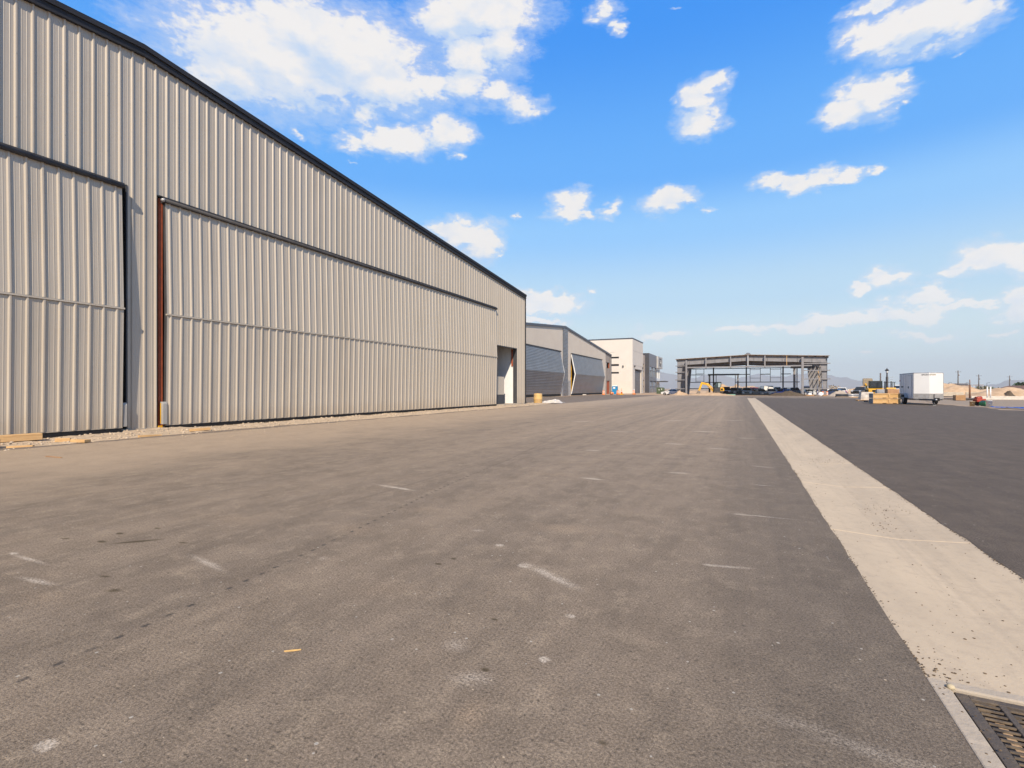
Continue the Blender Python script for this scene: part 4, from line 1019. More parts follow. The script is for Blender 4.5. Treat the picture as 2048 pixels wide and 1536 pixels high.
# ------------------------------------------------------------------ vehicles
tyre = mat('tyre_rubber', (.018,.018,.02), None, 5, rough=.85); rim = mat('wheel_alloy', (.45,.45,.46), None, 4, rough=.3, metal=.8)
lamp_w = mat('headlamp_glass', (.75,.76,.78), None, 3, rough=.1, spec=.8); lamp_r = mat('taillamp_red', (.45,.02,.02), None, 3, rough=.2)
plate = mat('number_plate', (.70,.68,.62), None, 6, rough=.5)
SHAPES = {  # length, width, lower body profile (x, z), cabin (x0, x1, halfwidth, z0, X0, X1, halfwidth, z1)
 'sedan': (4.7, 1.82, [(-2.3,.28),(2.25,.26),(2.35,.45),(2.30,.68),(2.05,.78),(.95,.92),(-1.55,.96),(-2.2,.93),(-2.35,.70)], (-1.75,1.05,.86,.90,-1.05,.15,.64,1.44)),
 'suv':   (4.75, 1.90, [(-2.3,.34),(2.25,.32),(2.37,.55),(2.33,.86),(2.1,.96),(1.0,1.08),(-2.25,1.10),(-2.37,.85)], (-2.28,1.15,.90,1.05,-2.0,.30,.70,1.72)),
 'hatch': (4.2, 1.80, [(-2.05,.28),(2.0,.26),(2.1,.5),(2.05,.72),(1.8,.82),(.85,.95),(-2.0,.98),(-2.1,.7)], (-2.02,1.0,.86,.92,-1.7,.15,.66,1.50)),
 'van':   (5.4, 2.0, [(-2.65,.36),(2.55,.34),(2.7,.6),(2.6,.95),(1.9,1.12),(-2.65,1.15)], (-2.65,1.95,.97,1.10,-2.6,1.0,.86,2.1)),
 'pickup':(5.7, 2.0, [(-2.8,.45),(2.7,.42),(2.85,.65),(2.8,1.05),(2.5,1.12),(1.3,1.18),(-.8,1.20),(-.82,.85),(-2.72,.85),(-2.72,1.22),(-2.85,1.22),(-2.85,.6)], (-.75,1.35,.93,1.15,-.55,.55,.76,1.88)),
}
PAINT = {}
def paint(n, c):
    if n not in PAINT: PAINT[n] = mat('car_paint_'+n, c, tuple(x*.93 for x in c), 1, rough=.28, coat=.6)
    return PAINT[n]
def car(shape, pname, pcol, x, y, heading, label, cat='car', z=-.33, extra=None):
    L, Wd, prof, cab = SHAPES[shape]; nm = {'sedan':'sedan','suv':'suv','hatch':'hatchback','van':'van','pickup':'pickup_truck'}[shape]
    t = thing('parked_'+nm, label, cat, (x, y, z), heading, 'vehicles parked beyond the pavement')
    pm = paint(pname, pcol)
    b = MB().prism(prof, 'y', -Wd/2, Wd/2)
    if shape == 'pickup': b.box(-2.74, -.8, -Wd/2+.001, -Wd/2+.09, .85, 1.22); b.box(-2.74, -.8, Wd/2-.09, Wd/2-.001, .85, 1.22)
    b.frustum(*cab); b.build('body', pm, t, bevel=.05)
    x0, x1, w0, z0, X0, X1, W0, z1 = cab; e = .012
    def lerp(u): return (x0+(X0-x0)*u, x1+(X1-x1)*u, w0+(W0-w0)*u, z0+(z1-z0)*u)
    a0, a1, aw, az_ = lerp(.14); c0, c1, cw, cz = lerp(.84)
    if shape != 'van':
        MB().add([(a1+e+.01,-aw+.08,az_),(a1+e+.01,aw-.08,az_),(c1+e+.01,cw-.07,cz),(c1+e+.01,-cw+.07,cz)], [(0,1,2,3)]).build('windscreen', glass_d, t)
        MB().add([(a0-e-.01,aw-.08,az_),(a0-e-.01,-aw+.08,az_),(c0-e-.01,-cw+.07,cz),(c0-e-.01,cw-.07,cz)], [(0,1,2,3)]).build('rear_window', glass_d, t)
        sd_ = [(.06,.5),(.54,.94)]
    else:
        MB().add([(a1+e+.01,-aw+.08,az_),(a1+e+.01,aw-.08,az_),(c1+e+.01,cw-.07,cz),(c1+e+.01,-cw+.07,cz)], [(0,1,2,3)]).build('windscreen', glass_d, t)
        sd_ = [(.74,.92)]
    for s in (-1, 1):
        q = MB()
        for (u0, u1) in sd_:
            q.add([(a0+(a1-a0)*u0, s*(aw+e+.012), az_), (a0+(a1-a0)*u1, s*(aw+e+.012), az_), (c0+(c1-c0)*u1, s*(cw+e+.012), cz), (c0+(c1-c0)*u0, s*(cw+e+.012), cz)], [(0,1,2,3)])
        q.build('side_windows', glass_d, t)
        MB().box(a1-.35, a1-.15, s*(aw+.12)-.1, s*(aw+.12)+.1, az_, az_+.16).build('wing_mirror', pm, t, bevel=.03)
        zl = prof[3][1]
        MB().box(L/2-.16, L/2+.012, min(s*Wd*.28, s*Wd*.46), max(s*Wd*.28, s*Wd*.46), zl-.14, zl+.02).build('headlight', lamp_w, t, bevel=.02)
        MB().box(-L/2-.012, -L/2+.12, min(s*Wd*.34, s*Wd*.475), max(s*Wd*.34, s*Wd*.475), zl-.02, zl+.16 if shape in ('sedan','hatch') else zl+.22).build('taillight', lamp_r, t, bevel=.02)
        for wx in (L*.30, -L*.30):
            wr = .34 if shape in ('sedan', 'hatch') else .39
            w_ = MB().tube((wx, s*(Wd/2-.20), wr), (wx, s*(Wd/2+.015), wr), wr, n=18).build('wheel', tyre, t)
            MB().tube((wx, s*(Wd/2-.05), wr), (wx, s*(Wd/2+.03), wr), wr*.62, n=12).build('rim', rim, w_)
    MB().box(L/2-.02, L/2+.016, -Wd*.24, Wd*.24, prof[2][1]-.02, prof[3][1]-.10).build('grille', black, t)
    MB().box(-L/2-.02, -L/2+.02, -.27, .27, prof[0][1]+.25, prof[0][1]+.40).build('number_plate', plate, t)
    if extra: extra(t)
    return t
DN = -PI/2; UP = PI/2      # nose towards / away from the pavement
WHT = (.78,.77,.75)
car('sedan', 'white', WHT, -14.0, 115.2, R(160), 'white sedan parked side-on beside the green utility box', z=-.35)
car('pickup', 'maroon', (.075,.025,.028), -2.9, 112.6, DN, 'dark maroon pickup truck facing the pavement, just right of the excavator', 'pickup truck')
def _pal(t): pass
car('suv', 'graphite', (.20,.205,.20), -1.15, 112.6, R(-108), 'graphite suv facing forward under the framed doorway, right of the maroon truck')
car('suv', 'silver_blue', (.50,.56,.60), 1.1, 113.2, DN, 'silver blue suv facing forward beneath the middle rear post of the frame')
def spare(t): 
    w_ = MB().tube((-2.40, 0, 1.02), (-2.60, 0, 1.02), .36, n=18).build('spare_wheel', lamp_r, t); MB().tube((-2.59, 0, 1.02), (-2.62, 0, 1.02), .16, n=12).build('rim', tyre, w_)
car('suv', 'red', (.50,.06,.05), 2.5, 117.5, UP, 'red suv seen from behind with a round red spare wheel on its back', extra=spare)
car('sedan', 'gunmetal', (.30,.33,.35), 3.5, 109.8, R(-66), 'gunmetal sedan with pale bonnet glare, in front of the red suv')
car('van', 'white', WHT, 4.85, 119.0, R(100), 'white van standing behind the white hatchback')
car('hatch', 'white', WHT, 5.45, 110.6, UP, 'white hatchback seen from behind, between the gunmetal sedan and the blue car')
car('pickup', 'white', WHT, 7.3, 124.0, R(185), 'white pickup truck side-on, far behind the blue sedan', 'pickup truck')
car('sedan', 'blue', (.03,.11,.55), 7.4, 109.8, R(-140), 'bright blue sedan partly hidden by the dark soil heap')
car('suv', 'cream', (.66,.62,.52), 8.75, 118.0, R(-100), 'cream suv squeezed behind the blue sedan and the soil heap')
car('suv', 'charcoal', (.16,.17,.19), 9.6, 112.6, R(-80), 'charcoal suv with a pale blue windscreen glare behind the soil heap')
car('sedan', 'pearl', (.62,.63,.62), 12.1, 111.6, DN, 'pearl sedan facing forward by the right door post of the frame')
car('van', 'navy', (.075,.08,.14), 13.1, 123.0, DN, 'navy van towering behind the pearl sedan', 'van')
car('suv', 'indigo', (.08,.085,.22), 14.7, 119.5, R(-85), 'indigo suv showing between the right hand frame columns')
car('sedan', 'dark_blue', (.05,.08,.17), 17.0, 118.6, R(150), 'dark blue sedan parked just right of the steel frame')
car('suv', 'white', WHT, 19.6, 124.5, R(78), 'white suv seen from behind beside the grey sand pile')
car('pickup', 'black', (.02,.022,.026), 23.4, 127.0, R(-120), 'black pickup truck parked near the dirt bank behind the wrapped bags', 'pickup truck')
car('pickup', 'white', WHT, 26.6, 112.5, R(68), 'white pickup truck seen from behind, between the yellow forklift and the trailer', 'pickup truck', z=-.05)

# ------------------------------------------------------------------ yellow mini excavator
def excavator(x, y, rz):
    t = thing('mini_excavator', 'yellow mini excavator with a dark cab and its arm bent down to the left', 'excavator', (x, y, 0), rz)
    for s in (-1, 1):
        tr = MB().prism([(-.95,.12),(-.80,.0),(.80,.0),(.95,.12),(.95,.34),(.80,.46),(-.80,.46),(-.95,.34)], 'y', s*.62-.17, s*.62+.17).build('track', black, t, bevel=.02)
        for wx in (-.66, -.22, .22, .66): MB().tube((wx, s*.80, .22), (wx, s*.82, .22), .13, n=12).build('track_roller', darkgrey, tr)
    MB().box(-.7, .7, -.45, .45, .2, .42).build('undercarriage', darkgrey, t)
    MB().prism([(-1.35,.02),(-1.30,.02),(-1.24,.42),(-1.30,.45)], 'y', -.8, .8).bar((-1.28,.4,.2),(-.6,.4,.3),.1).bar((-1.28,-.4,.2),(-.6,-.4,.3),.1).build('blade', yellow, t)
    MB().box(-.75, .95, -.78, .78, .52, .72).build('slew_deck', darkgrey, t, bevel=.03)
    MB().prism([(.35,.72),(1.02,.72),(1.05,1.0),(.95,1.38),(.35,1.40)], 'y', -.78, .78).build('engine_cover', yellow, t, bevel=.06)
    MB().box(.45, .80, -.80, -.783, .85, 1.2).build('vent_grille', black, t)
    cb = MB()
    pts = [(-.72,.72),(.42,.72),(.50,2.30),(-.36,2.34),(-.66,1.5)]
    for yy in (-.72, .22):
        for a, b_ in zip(pts, pts[1:]+pts[:1]): cb.bar((a[0], yy, a[1]), (b_[0], yy, b_[1]), .09)
    for a in pts: cb.bar((a[0], -.72, a[1]), (a[0], .22, a[1]), .08)
    cb.box(-.42, .55, -.78, .28, 2.32, 2.42)
    cb.box(-.60, .40, .10, .20, .75, 2.3)
    c = cb.build('cab', mat('cab_black', (.02,.028,.026), None, 4, rough=.4), t)
    MB().prism([(-.66,.75),(.40,.75),(.38,1.35),(-.70,1.35)], 'y', -.70, .20).build('cab_lower_panel', darkgrey, c)
    gl = mat('cab_glass', (.05,.075,.075), None, 3, rough=.05, spec=.9)
    MB().prism([(-.62,1.42),(-.12,1.42),(-.06,2.24),(-.32,2.26)], 'y', -.70, -.68).build('side_window', gl, c)
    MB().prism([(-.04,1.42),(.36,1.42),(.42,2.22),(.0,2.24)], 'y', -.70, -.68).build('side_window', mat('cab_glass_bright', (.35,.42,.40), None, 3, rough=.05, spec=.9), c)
    MB().add([(-.69,-.66,1.5),(-.69,.16,1.5),(-.40,.16,2.26),(-.40,-.66,2.26)], [(0,1,2,3)]).build('windscreen', gl, c)
    b = MB()
    for p, q, w, h in (((-.75,0,.75),(-1.35,0,1.55),.26,.46),((-1.35,0,1.45),(-1.78,0,2.02),.26,.48),((-1.70,0,1.96),(-2.78,0,2.20),.24,.40)): b.bar(p, q, w, h)
    bo = b.build('boom', yellow, t, bevel=.03)
    MB().tube((-.85,-.14,.95),(-1.72,-.14,1.80),.055).build('boom_ram', galv, bo)
    st = MB().bar((-2.72,0,2.36),(-3.28,0,.78),.22,.34).build('dipper_arm', yellow, t, bevel=.02)
    MB().tube((-1.9,0,2.28),(-2.66,0,2.38),.055).build('arm_ram', darkgrey, st)
    bk = MB().prism([(-3.32,.86),(-3.10,.70),(-3.05,.35),(-3.45,.02),(-3.75,.10),(-3.62,.55)], 'y', -.33, .33).build('bucket', mat('worn_steel', (.24,.20,.16), (.15,.12,.10), 5, rough=.6), t, bevel=.02)
    for i in range(4): MB().prism([(-3.72,.12),(-3.80,-.06),(-3.62,.06)], 'y', -.30+i*.18, -.23+i*.18).build('bucket_tooth', darkgrey, bk)
    return t
excavator(-3.95, 99.2, R(10))

# ------------------------------------------------------------------ worker bending forward in front of the maroon truck
def person(x, y, rz):
    t = thing('person', 'person in a white shirt and dark trousers bending over beside the maroon truck', 'person', (x, y, -.05), rz)
    def skin(name, verts, edges, m, sub=1, parent=None):
        me = bpy.data.meshes.new(name); me.from_pydata([v[:3] for v in verts], edges, []); me.materials.append(m)
        o = bpy.data.objects.new(name, me); COL.objects.link(o); o.parent = parent or t
        sk = o.modifiers.new('skin', 'SKIN'); sk.use_smooth_shade = True
        for i, v in enumerate(verts):
            d = me.skin_vertices[0].data[i]; d.radius = (v[3], v[4] if len(v) > 4 else v[3])
        me.skin_vertices[0].data[0].use_root = True
        ss = o.modifiers.new('sub', 'SUBSURF'); ss.levels = sub; ss.render_levels = sub
        return o
    flesh = mat('skin', (.50,.30,.21), None, 4, rough=.6)
    V = [(0,0,.86,.15,.12)]; E = []
    def a(p, *v): V.append(v); E.append((p, len(V)-1)); return len(V)-1
    sp = a(0, 0,-.16,.98,.15,.12); ch = a(sp, 0,-.36,1.08,.17,.12); nk = a(ch, 0,-.53,1.12,.055); hd = a(nk, 0,-.62,1.15,.085,.09); a(hd, 0,-.74,1.15,.075,.085)
    for s in (-1, 1):
        hp = a(0, s*.10,.02,.80,.09); kn = a(hp, s*.13,-.10,.45,.062); an = a(kn, s*.13,.04,.09,.042); a(an, s*.14,-.12,.045,.040,.030)
        sh = a(ch, s*.20,-.40,1.06,.060); el = a(sh, s*.24,-.46,.80,.045); wr = a(el, s*.16,-.62,.60,.030); pm = a(wr, s*.14,-.68,.54,.036,.02)
        for i, (dx, l) in enumerate(((-.030,.075),(-.011,.085),(.011,.080),(.030,.062))):
            k1 = a(pm, s*.14+dx,-.72,.54-l*.55,.009); a(k1, s*.14+dx*.9,-.715,.54-l*1.1,.008)
        th = a(wr, s*.14-s*.045,-.665,.55,.010); a(th, s*.14-s*.055,-.70,.51,.009)
    body = skin('body', V, E, flesh)
    skin('shirt', [(0,0,.90,.17,.14),(0,-.16,1.00,.17,.14),(0,-.36,1.09,.19,.14),(0,-.47,1.10,.10,.09),(.21,-.40,1.06,.075),(.24,-.45,.86,.062),(-.21,-.40,1.06,.075),(-.24,-.45,.86,.062)], [(0,1),(1,2),(2,3),(2,4),(4,5),(2,6),(6,7)], mat('white_cotton', (.80,.77,.74), None, 4, rough=.9), parent=body)
    tv = [(0,.0,.86,.165,.135),(.105,.02,.78,.105),(.13,-.10,.45,.078),(.13,.03,.13,.066),(-.105,.02,.78,.105),(-.13,-.10,.45,.078),(-.13,.03,.13,.066)]
    skin('trousers', tv, [(0,1),(1,2),(2,3),(0,4),(4,5),(5,6)], mat('dark_cloth', (.035,.035,.04), None, 4, rough=.9), parent=body)
    for s in (-1, 1): skin('boot', [(s*.13,.05,.07,.055),(s*.135,-.05,.05,.052,.045),(s*.14,-.15,.04,.045,.035)], [(0,1),(1,2)], black, parent=body)
    skin('hair', [(0,-.63,1.205,.075),(0,-.60,1.17,.085,.08)], [(0,1)], mat('dark_hair', (.05,.03,.02), None, 8, rough=.7), parent=body)
    f = MB()
    f.tube((-.032,-.79,1.075),(-.032,-.80,1.070),.012,n=8).tube((.032,-.79,1.075),(.032,-.80,1.070),.012,n=8)
    f.build('eyes', black, body)
    MB().prism([(-.812,1.11),(-.79,1.10),(-.80,1.13)], 'x', -.013, .013).build('nose', flesh, body)
    return t
person(-3.55, 105.0, R(15))

# ------------------------------------------------------------------ small things in front of hangar 2 and round the frame
pt = thing('portable_toilet', 'blue portable toilet with a white roof in front of the cream office wall', 'portable toilet', (-26.0, 111.0, -.3))
MB().box(-.56,.56,-.56,.56,.12,2.0).build('cabin', blue, pt, bevel=.04); MB().box(-.60,.60,-.60,.60,0,.12).build('base', darkgrey, pt, bevel=.02)
MB().prism([(-.60,2.0),(.60,2.0),(.48,2.16),(.2,2.26),(-.2,2.26),(-.48,2.16)], 'y', -.60, .60).build('roof', white, pt, bevel=.03)
dd = MB().box(.55,.585,-.40,.40,.2,1.88).build('door', blue, pt, bevel=.012); MB().box(.585,.60,.28,.34,.95,1.15).build('handle', galv, dd)
MB().box(-.28,.20,-.575,-.562,1.45,1.80).build('notice', white, pt)
for z in (.5,.9,1.3): MB().box(-.50,.50,-.572,-.561,z,z+.05).build('rib', blue, pt)
def barrel(x, y, label, lean=0, lying=False):
    t = thing('traffic_drum', label, 'traffic drum', (x, y, -.1), rnd.random()*3, 'orange traffic drums in front of the second hangar')
    if lying: t.rotation_euler = (R(90), 0, .6); t.location.z = .18
    prof = [(.0,0),(.30,0),(.30,.05),(.25,.06),(.245,.28),(.235,.29),(.23,.50),(.22,.51),(.215,.74),(.17,.86),(.0,.88)]
    MB().lathe(prof, n=16).build('drum', orange, t); 
    for z0 in (.33, .58): MB().lathe([(.242,z0),(.242,z0+.10)], n=16).build('white_band', white, t)
    MB().lathe([(.0,-.02),(.40,-.02),(.40,.045),(.0,.045)], n=8).build('rubber_foot', black, t)
barrel(-24.9, 96.5, 'orange traffic drum leftmost, by the corner of the folding door', 0)
barrel(-25.1, 104.0, 'orange traffic drum lying on its side before the red framed doorway', lying=True)
barrel(-24.5, 107.0, 'orange traffic drum standing just left of the blue toilet')
barrel(-23.4, 103.0, 'orange traffic drum in front of the blue toilet')
barrel(-20.7, 105.5, 'orange traffic drum rightmost, standing before the cream office wall')
t = thing('tall_cone', 'slender orange traffic cone with white collars on a yellow base', 'traffic cone', (-22.4, 101.5, -.1))
MB().box(-.34,.34,-.34,.34,0,.24).build('base', yellow, t, bevel=.03); MB().lathe([(.20,.24),(.06,1.25),(.03,1.27)], n=12).build('cone', orange, t)
for z0 in (.62, .92): MB().lathe([(.20-.145*(z0-.24)+.012, z0),(.20-.145*(z0-.10)+.012, z0+.14)], n=12).build('white_collar', white, t)
t = thing('tall_cone', 'slender white and orange traffic cone nearest the office wall', 'traffic cone', (-21.0, 107.5, -.1))
MB().box(-.30,.30,-.30,.30,0,.20).build('base', orange, t, bevel=.03); MB().lathe([(.18,.20),(.06,1.15),(.03,1.17)], n=12).build('cone', white, t); MB().lathe([(.155,.48),(.13,.66)], n=12).build('orange_collar', orange, t)
for (x, y, lab) in ((12.75, 99.2, 'orange and white drum between the right frame columns'), (13.35, 98.8, 'orange and white drum at the right edge of the steel frame')):
    t = thing('traffic_drum', lab, 'traffic drum', (x, y, -.1)); t.scale = (.62, .62, .8)
    MB().lathe([(.0,0),(.26,0),(.24,.4),(.22,.95),(.0,1.0)], n=14).build('drum', orange, t)
    for z0 in (.15, .52): MB().lathe([(.262,z0),(.25,z0+.20)], n=14).build('white_band', white, t)
# utility box
t = thing('utility_box', 'dark green electrical utility box between the office block and the white sedan', 'utility box', (-18.3, 127.3, -.35))
gb = mat('green_box_paint', (.075,.10,.05), None, 1, rough=.5)
MB().box(-.95,.95,-.8,.8,0,.15).build('pad', conc, t); MB().prism([(-.9,.15),(.9,.15),(.9,1.62),(.7,1.80),(-.9,1.80)], 'y', -.75, .75).build('cabinet', gb, t, bevel=.03)
MB().box(-.02,.02,-.765,-.75,.3,1.7).build('door_seam', black, t)
for (xx, zz, nm) in ((.35,1.3,'warning_label'),(-.25,1.1,'warning_label')): MB().box(xx-.12,xx+.12,-.77,-.757,zz,zz+.18).build(nm, white, t)
# yellow barrel-shaped tank and crumpled plastic at the hangar corner
t = thing('yellow_drum', 'scuffed yellow drum standing at the far corner of the nearest hangar', 'drum', (-15.02, 37.15, -.02))
MB().lathe([(.0,.0),(.33,.0),(.345,.04),(.36,.32),(.375,.36),(.36,.40),(.345,.66),(.33,.80),(.0,.82)], n=20).build('shell', mat('yellow_drum_paint', (.62,.40,.13), (.50,.33,.16), 3, rough=.6, bump=.2, bscale=6), t)
MB().lathe([(.06,.82),(.06,.85),(.0,.85)], (.12,.05,0), 10).build('bung', darkgrey, t)
vs = []; n = 22
for j in range(n+1):
    for i in range(n+1):
        u, v = -1+2*i/n, -1+2*j/n
        vs.append((u*.95+.06*nz(u*3,v*3,1), v*.7, max(.0, .30*(1-(u*u*.9+v*v))*(.6+.9*abs(nz(u*2.5,v*2.5,4)))) + .05*abs(nz(u*7,v*7)) ))
o = MB().add(vs, [(j*(n+1)+i, j*(n+1)+i+1, (j+1)*(n+1)+i+1, (j+1)*(n+1)+i) for j in range(n) for i in range(n)]).build('plastic_sheet', mat('clear_plastic_film', (.66,.62,.56), (.50,.45,.39), 4, rough=.25, spec=.6))
o.location = (-14.2, 38.3, .0); tag(o, 'crumpled pale plastic sheet on the ground beside the yellow drum', 'plastic sheet')
o = MB().box(-.35,.35,-.2,.2,0,.16).build('paper_sack', wrap, bevel=.05); o.location = (-26.3, 88.0, -.06); o.rotation_euler = (0,0,.4); tag(o, 'pale sack lying by the second folding door of the far hangar', 'sack')
# low materials in front of the frame
o = MB().box(-3.9,4.4,-.16,.16,0,.34).build('silt_barrier', mat('black_fabric', (.014,.013,.014), None, 3, rough=.9), bevel=.06); o.location = (3.0, 101.0, -.16); tag(o, 'long low black fabric barrier lying across the steel frame floor', 'barrier')
o = MB().box(-1.15,1.15,-.35,.35,0,.20).build('foam_board_stack', mat('mint_foam', (.25,.46,.36), None, 3, rough=.7), bevel=.01); o.location = (-2.1, 99.6, -.08); tag(o, 'mint green stack of foam boards at the front of the steel frame', 'foam boards')
o = MB().box(-.4,.4,-.3,.3,0,.16).build('foam_board_stack', mat('mint_foam', (.25,.46,.36)), bevel=.01); o.location = (-4.05, 99.4, -.08); tag(o, 'small piece of mint foam board left of the orange slab', 'foam board')
o = MB().box(-.45,.45,-.3,.3,0,.22).build('orange_slab', mat('terracotta_slab', (.58,.28,.13), None, 3, rough=.8), bevel=.02); o.location = (-3.15, 99.4, -.08); tag(o, 'orange slab between the two mint foam pieces', 'slab')
for (x, y, l, rz, lab) in ((10.6, 97.4, 1.4, .2, 'dark red timber at the foot of the right door post'), (13.0, 97.6, .9, .1, 'brown timber block between the right frame columns'), (-3.6, 97.9, 1.1, -.2, 'weathered board on the dirt under the excavator'), (9.3, 98.6, .7, 0, 'short brown log right of the dark soil heap')):
    o = MB().box(-l/2,l/2,-.14,.14,0,.20).build('timber_block', lumber2, bevel=.02); o.location = (x, y, -.07); o.rotation_euler = (0,0,rz); tag(o, lab, 'timber')
for (x, y, s, lab) in ((12.3, 98.2, .42, 'white bag slumped between the frame columns'), (10.85, 99.5, .34, 'white bag leaning by the right door post')):
    vs=[]; 
    o = MB().lathe([(0,0),(s,0),(s*1.1,s*.5),(s*.8,s*1.2),(s*.3,s*1.55),(0,s*1.6)], n=10).build('white_bag', white); o.location = (x, y, -.08); o.rotation_euler=(.1,.15,.4); tag(o, lab, 'bag')
t = thing('shade_canopy', 'grey upturned canopy on a post beyond the parked red suv', 'canopy', (3.4, 140, -.4))
MB().prism([(-.7,1.55),(.7,1.55),(1.5,2.0),(-1.5,2.0)], 'y', -1.2, 1.2).build('canopy', charcoal, t); MB().tube((0,0,0),(0,0,1.56),.09).build('post', steel_d, t)

# ------------------------------------------------------------------ enclosed cargo trailer
tr = thing('cargo_trailer', 'white enclosed cargo trailer with a wedge nose parked at the pavement edge', 'trailer', (12.38, 45.25, 0))
tw = mat('trailer_white', (.70,.685,.66), (.67,.655,.63), .8, rough=.32, spec=.5)
hw = .86; L = 3.55
NV = .26
outline = [(-hw,0),(-.02,-NV),(.02,-NV),(hw,0),(hw,L),(-hw,L)]
MB().prism(outline, 'z', .42, 2.30).build('body', tw, tr, bevel=.03)
MB().prism([(x*1.006, y*1.004 if y < 0 else y) for x, y in outline], 'z', 2.30, 2.36).build('roof', galv, tr, bevel=.02)
MB().prism([(-hw-.012,.0),(-.02,-NV-.015),(.02,-NV-.015),(hw+.012,0),(hw+.0,.03),(-hw,.03)], 'z', .44, .82).build('stone_guard', mat('tread_plate', (.42,.40,.38), (.33,.31,.29), 6, rough=.4, metal=.4, bump=.5, bscale=50), tr)
MB().box(-hw-.014,-hw-.002,-.0,.07,.44,2.30).build('corner_post', galv, tr); MB().box(hw+.002,hw+.014,0,.07,.44,2.30).build('corner_post', galv, tr)
d = MB().box(-hw-.022,-hw-.002,.42,1.22,.56,2.16).build('side_door', tw, tr, bevel=.008); MB().box(-hw-.05,-hw-.022,1.08,1.16,1.20,1.34).build('handle', black, d)
for y in (.40, 1.24): MB().box(-hw-.012,-hw-.001,y-.012,y+.012,.54,2.18).build('door_trim', galv, d)
MB().box(-hw-.012,-hw-.001,.40,1.24,2.165,2.19).build('door_trim', galv, d)
MB().box(-hw-.02,-hw-.002,2.5,3.0,1.28,1.36).build('side_vent', black, tr)
MB().box(-hw-.035,-hw-.0,3.3,3.40,1.75,1.85).build('marker_lamp', lamp_r, tr)
for y in (1.25,1.85,2.45,3.05):
    for s in (-1,): MB().box(-hw-.006,-hw-.0005,y-.008,y+.008,.46,2.28).build('panel_seam', galv, tr)
MB().box(-.80,.80,-.05,L,.34,.418).build('chassis', steel_d, tr)
for s in (-1, 1):
    f_ = MB().prism([(1.35,.50),(1.50,.82),(2.30,.82),(2.45,.50),(2.35,.50),(2.25,.72),(1.55,.72),(1.45,.50)], 'x', s*hw+(.0 if s > 0 else -.20), s*hw+(.20 if s > 0 else -.0)).build('mudguard', galv, tr)
    w_ = MB().tube((s*(hw-.03),1.9,.35),(s*(hw+.17),1.9,.35),.35,n=22).build('wheel', tyre, tr, bevel=.02); MB().tube((s*(hw+.10),1.9,.35),(s*(hw+.18),1.9,.35),.2,n=16).build('rim', white, w_)
tg = MB().bar((-.55,-.2,.38),(-.05,-1.35,.38),.07,.10).bar((.55,-.2,.38),(.05,-1.35,.38),.07,.10).bar((0,-1.25,.38),(0,-1.6,.40),.09,.10).build('drawbar', steel_d, tr)
MB().lathe([(0,0),(.06,0),(.07,.05),(.04,.10),(0,.11)], (0,-1.6,.36), 10).build('coupler', galv, tg)
MB().tube((.0,-1.18,.02),(.0,-1.18,.78),.035).build('jack_post', darkgrey, tr); MB().box(-.09,.09,-1.27,-1.09,0,.025).build('jack_foot', galv, tr); MB().tube((0,-1.18,.76),(-.20,-1.18,.80),.015).build('jack_handle', galv, tr)
MB().box(.10,.34,-1.12,-.80,.30,.52).build('battery_box', black, tr, bevel=.02)
MB().tube((-.3,-.55,.30),(.0,-1.35,.14),.012).build('safety_chain', galv, tr)
def text_mesh(name, s, size, m, parent, loc, rot):
    cu = bpy.data.curves.new(name, 'FONT'); cu.body = s; cu.size = size; cu.extrude = .004; cu.align_x = 'CENTER'
    tmp = bpy.data.objects.new('tmp', cu); COL.objects.link(tmp)
    bpy.context.view_layer.update()
    dg = bpy.context.evaluated_depsgraph_get(); me = bpy.data.meshes.new_from_object(tmp.evaluated_get(dg)); bpy.data.objects.remove(tmp)
    me.materials.clear(); me.materials.append(m)
    o = bpy.data.objects.new(name, me); COL.objects.link(o); o.parent = parent; o.location = loc; o.rotation_euler = rot
    return o
# lettering wraps round the wedge nose
an = math.atan2(NV, hw)
text_mesh('lettering', 'SPORT', .15, mat('decal_navy', (.03,.03,.05), None, 8, rough=.5), tr, (-.215, -NV*(1-.215/hw)-.012, 2.14), (R(90), 0, -an))
text_mesh('lettering', 'SMAN', .15, mat('decal_gold', (.22,.17,.07), None, 8, rough=.5), tr, (.20, -NV*(1-.20/hw)-.012, 2.14), (R(90), 0, an))

# ------------------------------------------------------------------ building materials beside the trailer
def crate(x, y, z, label):
    t = thing('timber_crate', label, 'crate', (x, y, z), .02, 'timber crates by the trailer')
    MB().box(-.86,.86,-.60,.60,.03,.40).build('box', plywood, t, bevel=.004)
    for zz in (.03,.335): MB().box(-.88,.88,-.625,-.605,zz,zz+.07).build('batten', lumber, t)
    MB().box(-.88,-.862,-.61,.61,.03,.40).build('end_panel', mat('shaded_plywood', (.30,.27,.25), None, 3, rough=.9), t)  # end faces away from the sun; its shade is put into the grey
    for xx in (.16,): MB().box(xx-.05,xx+.05,-.64,-.626,.10,.335).build('cleat', lumber, t)
    for xx in (-.15,.50): MB().box(xx-.12,xx+.12,-.635,-.626,.045,.075).build('hand_slot', black, t)
crate(10.2, 47.2, .0, 'long pale timber crate, the lower of the two stacked beside the trailer'); crate(10.2, 47.2, .405, 'long pale timber crate, the upper of the two stacked beside the trailer')
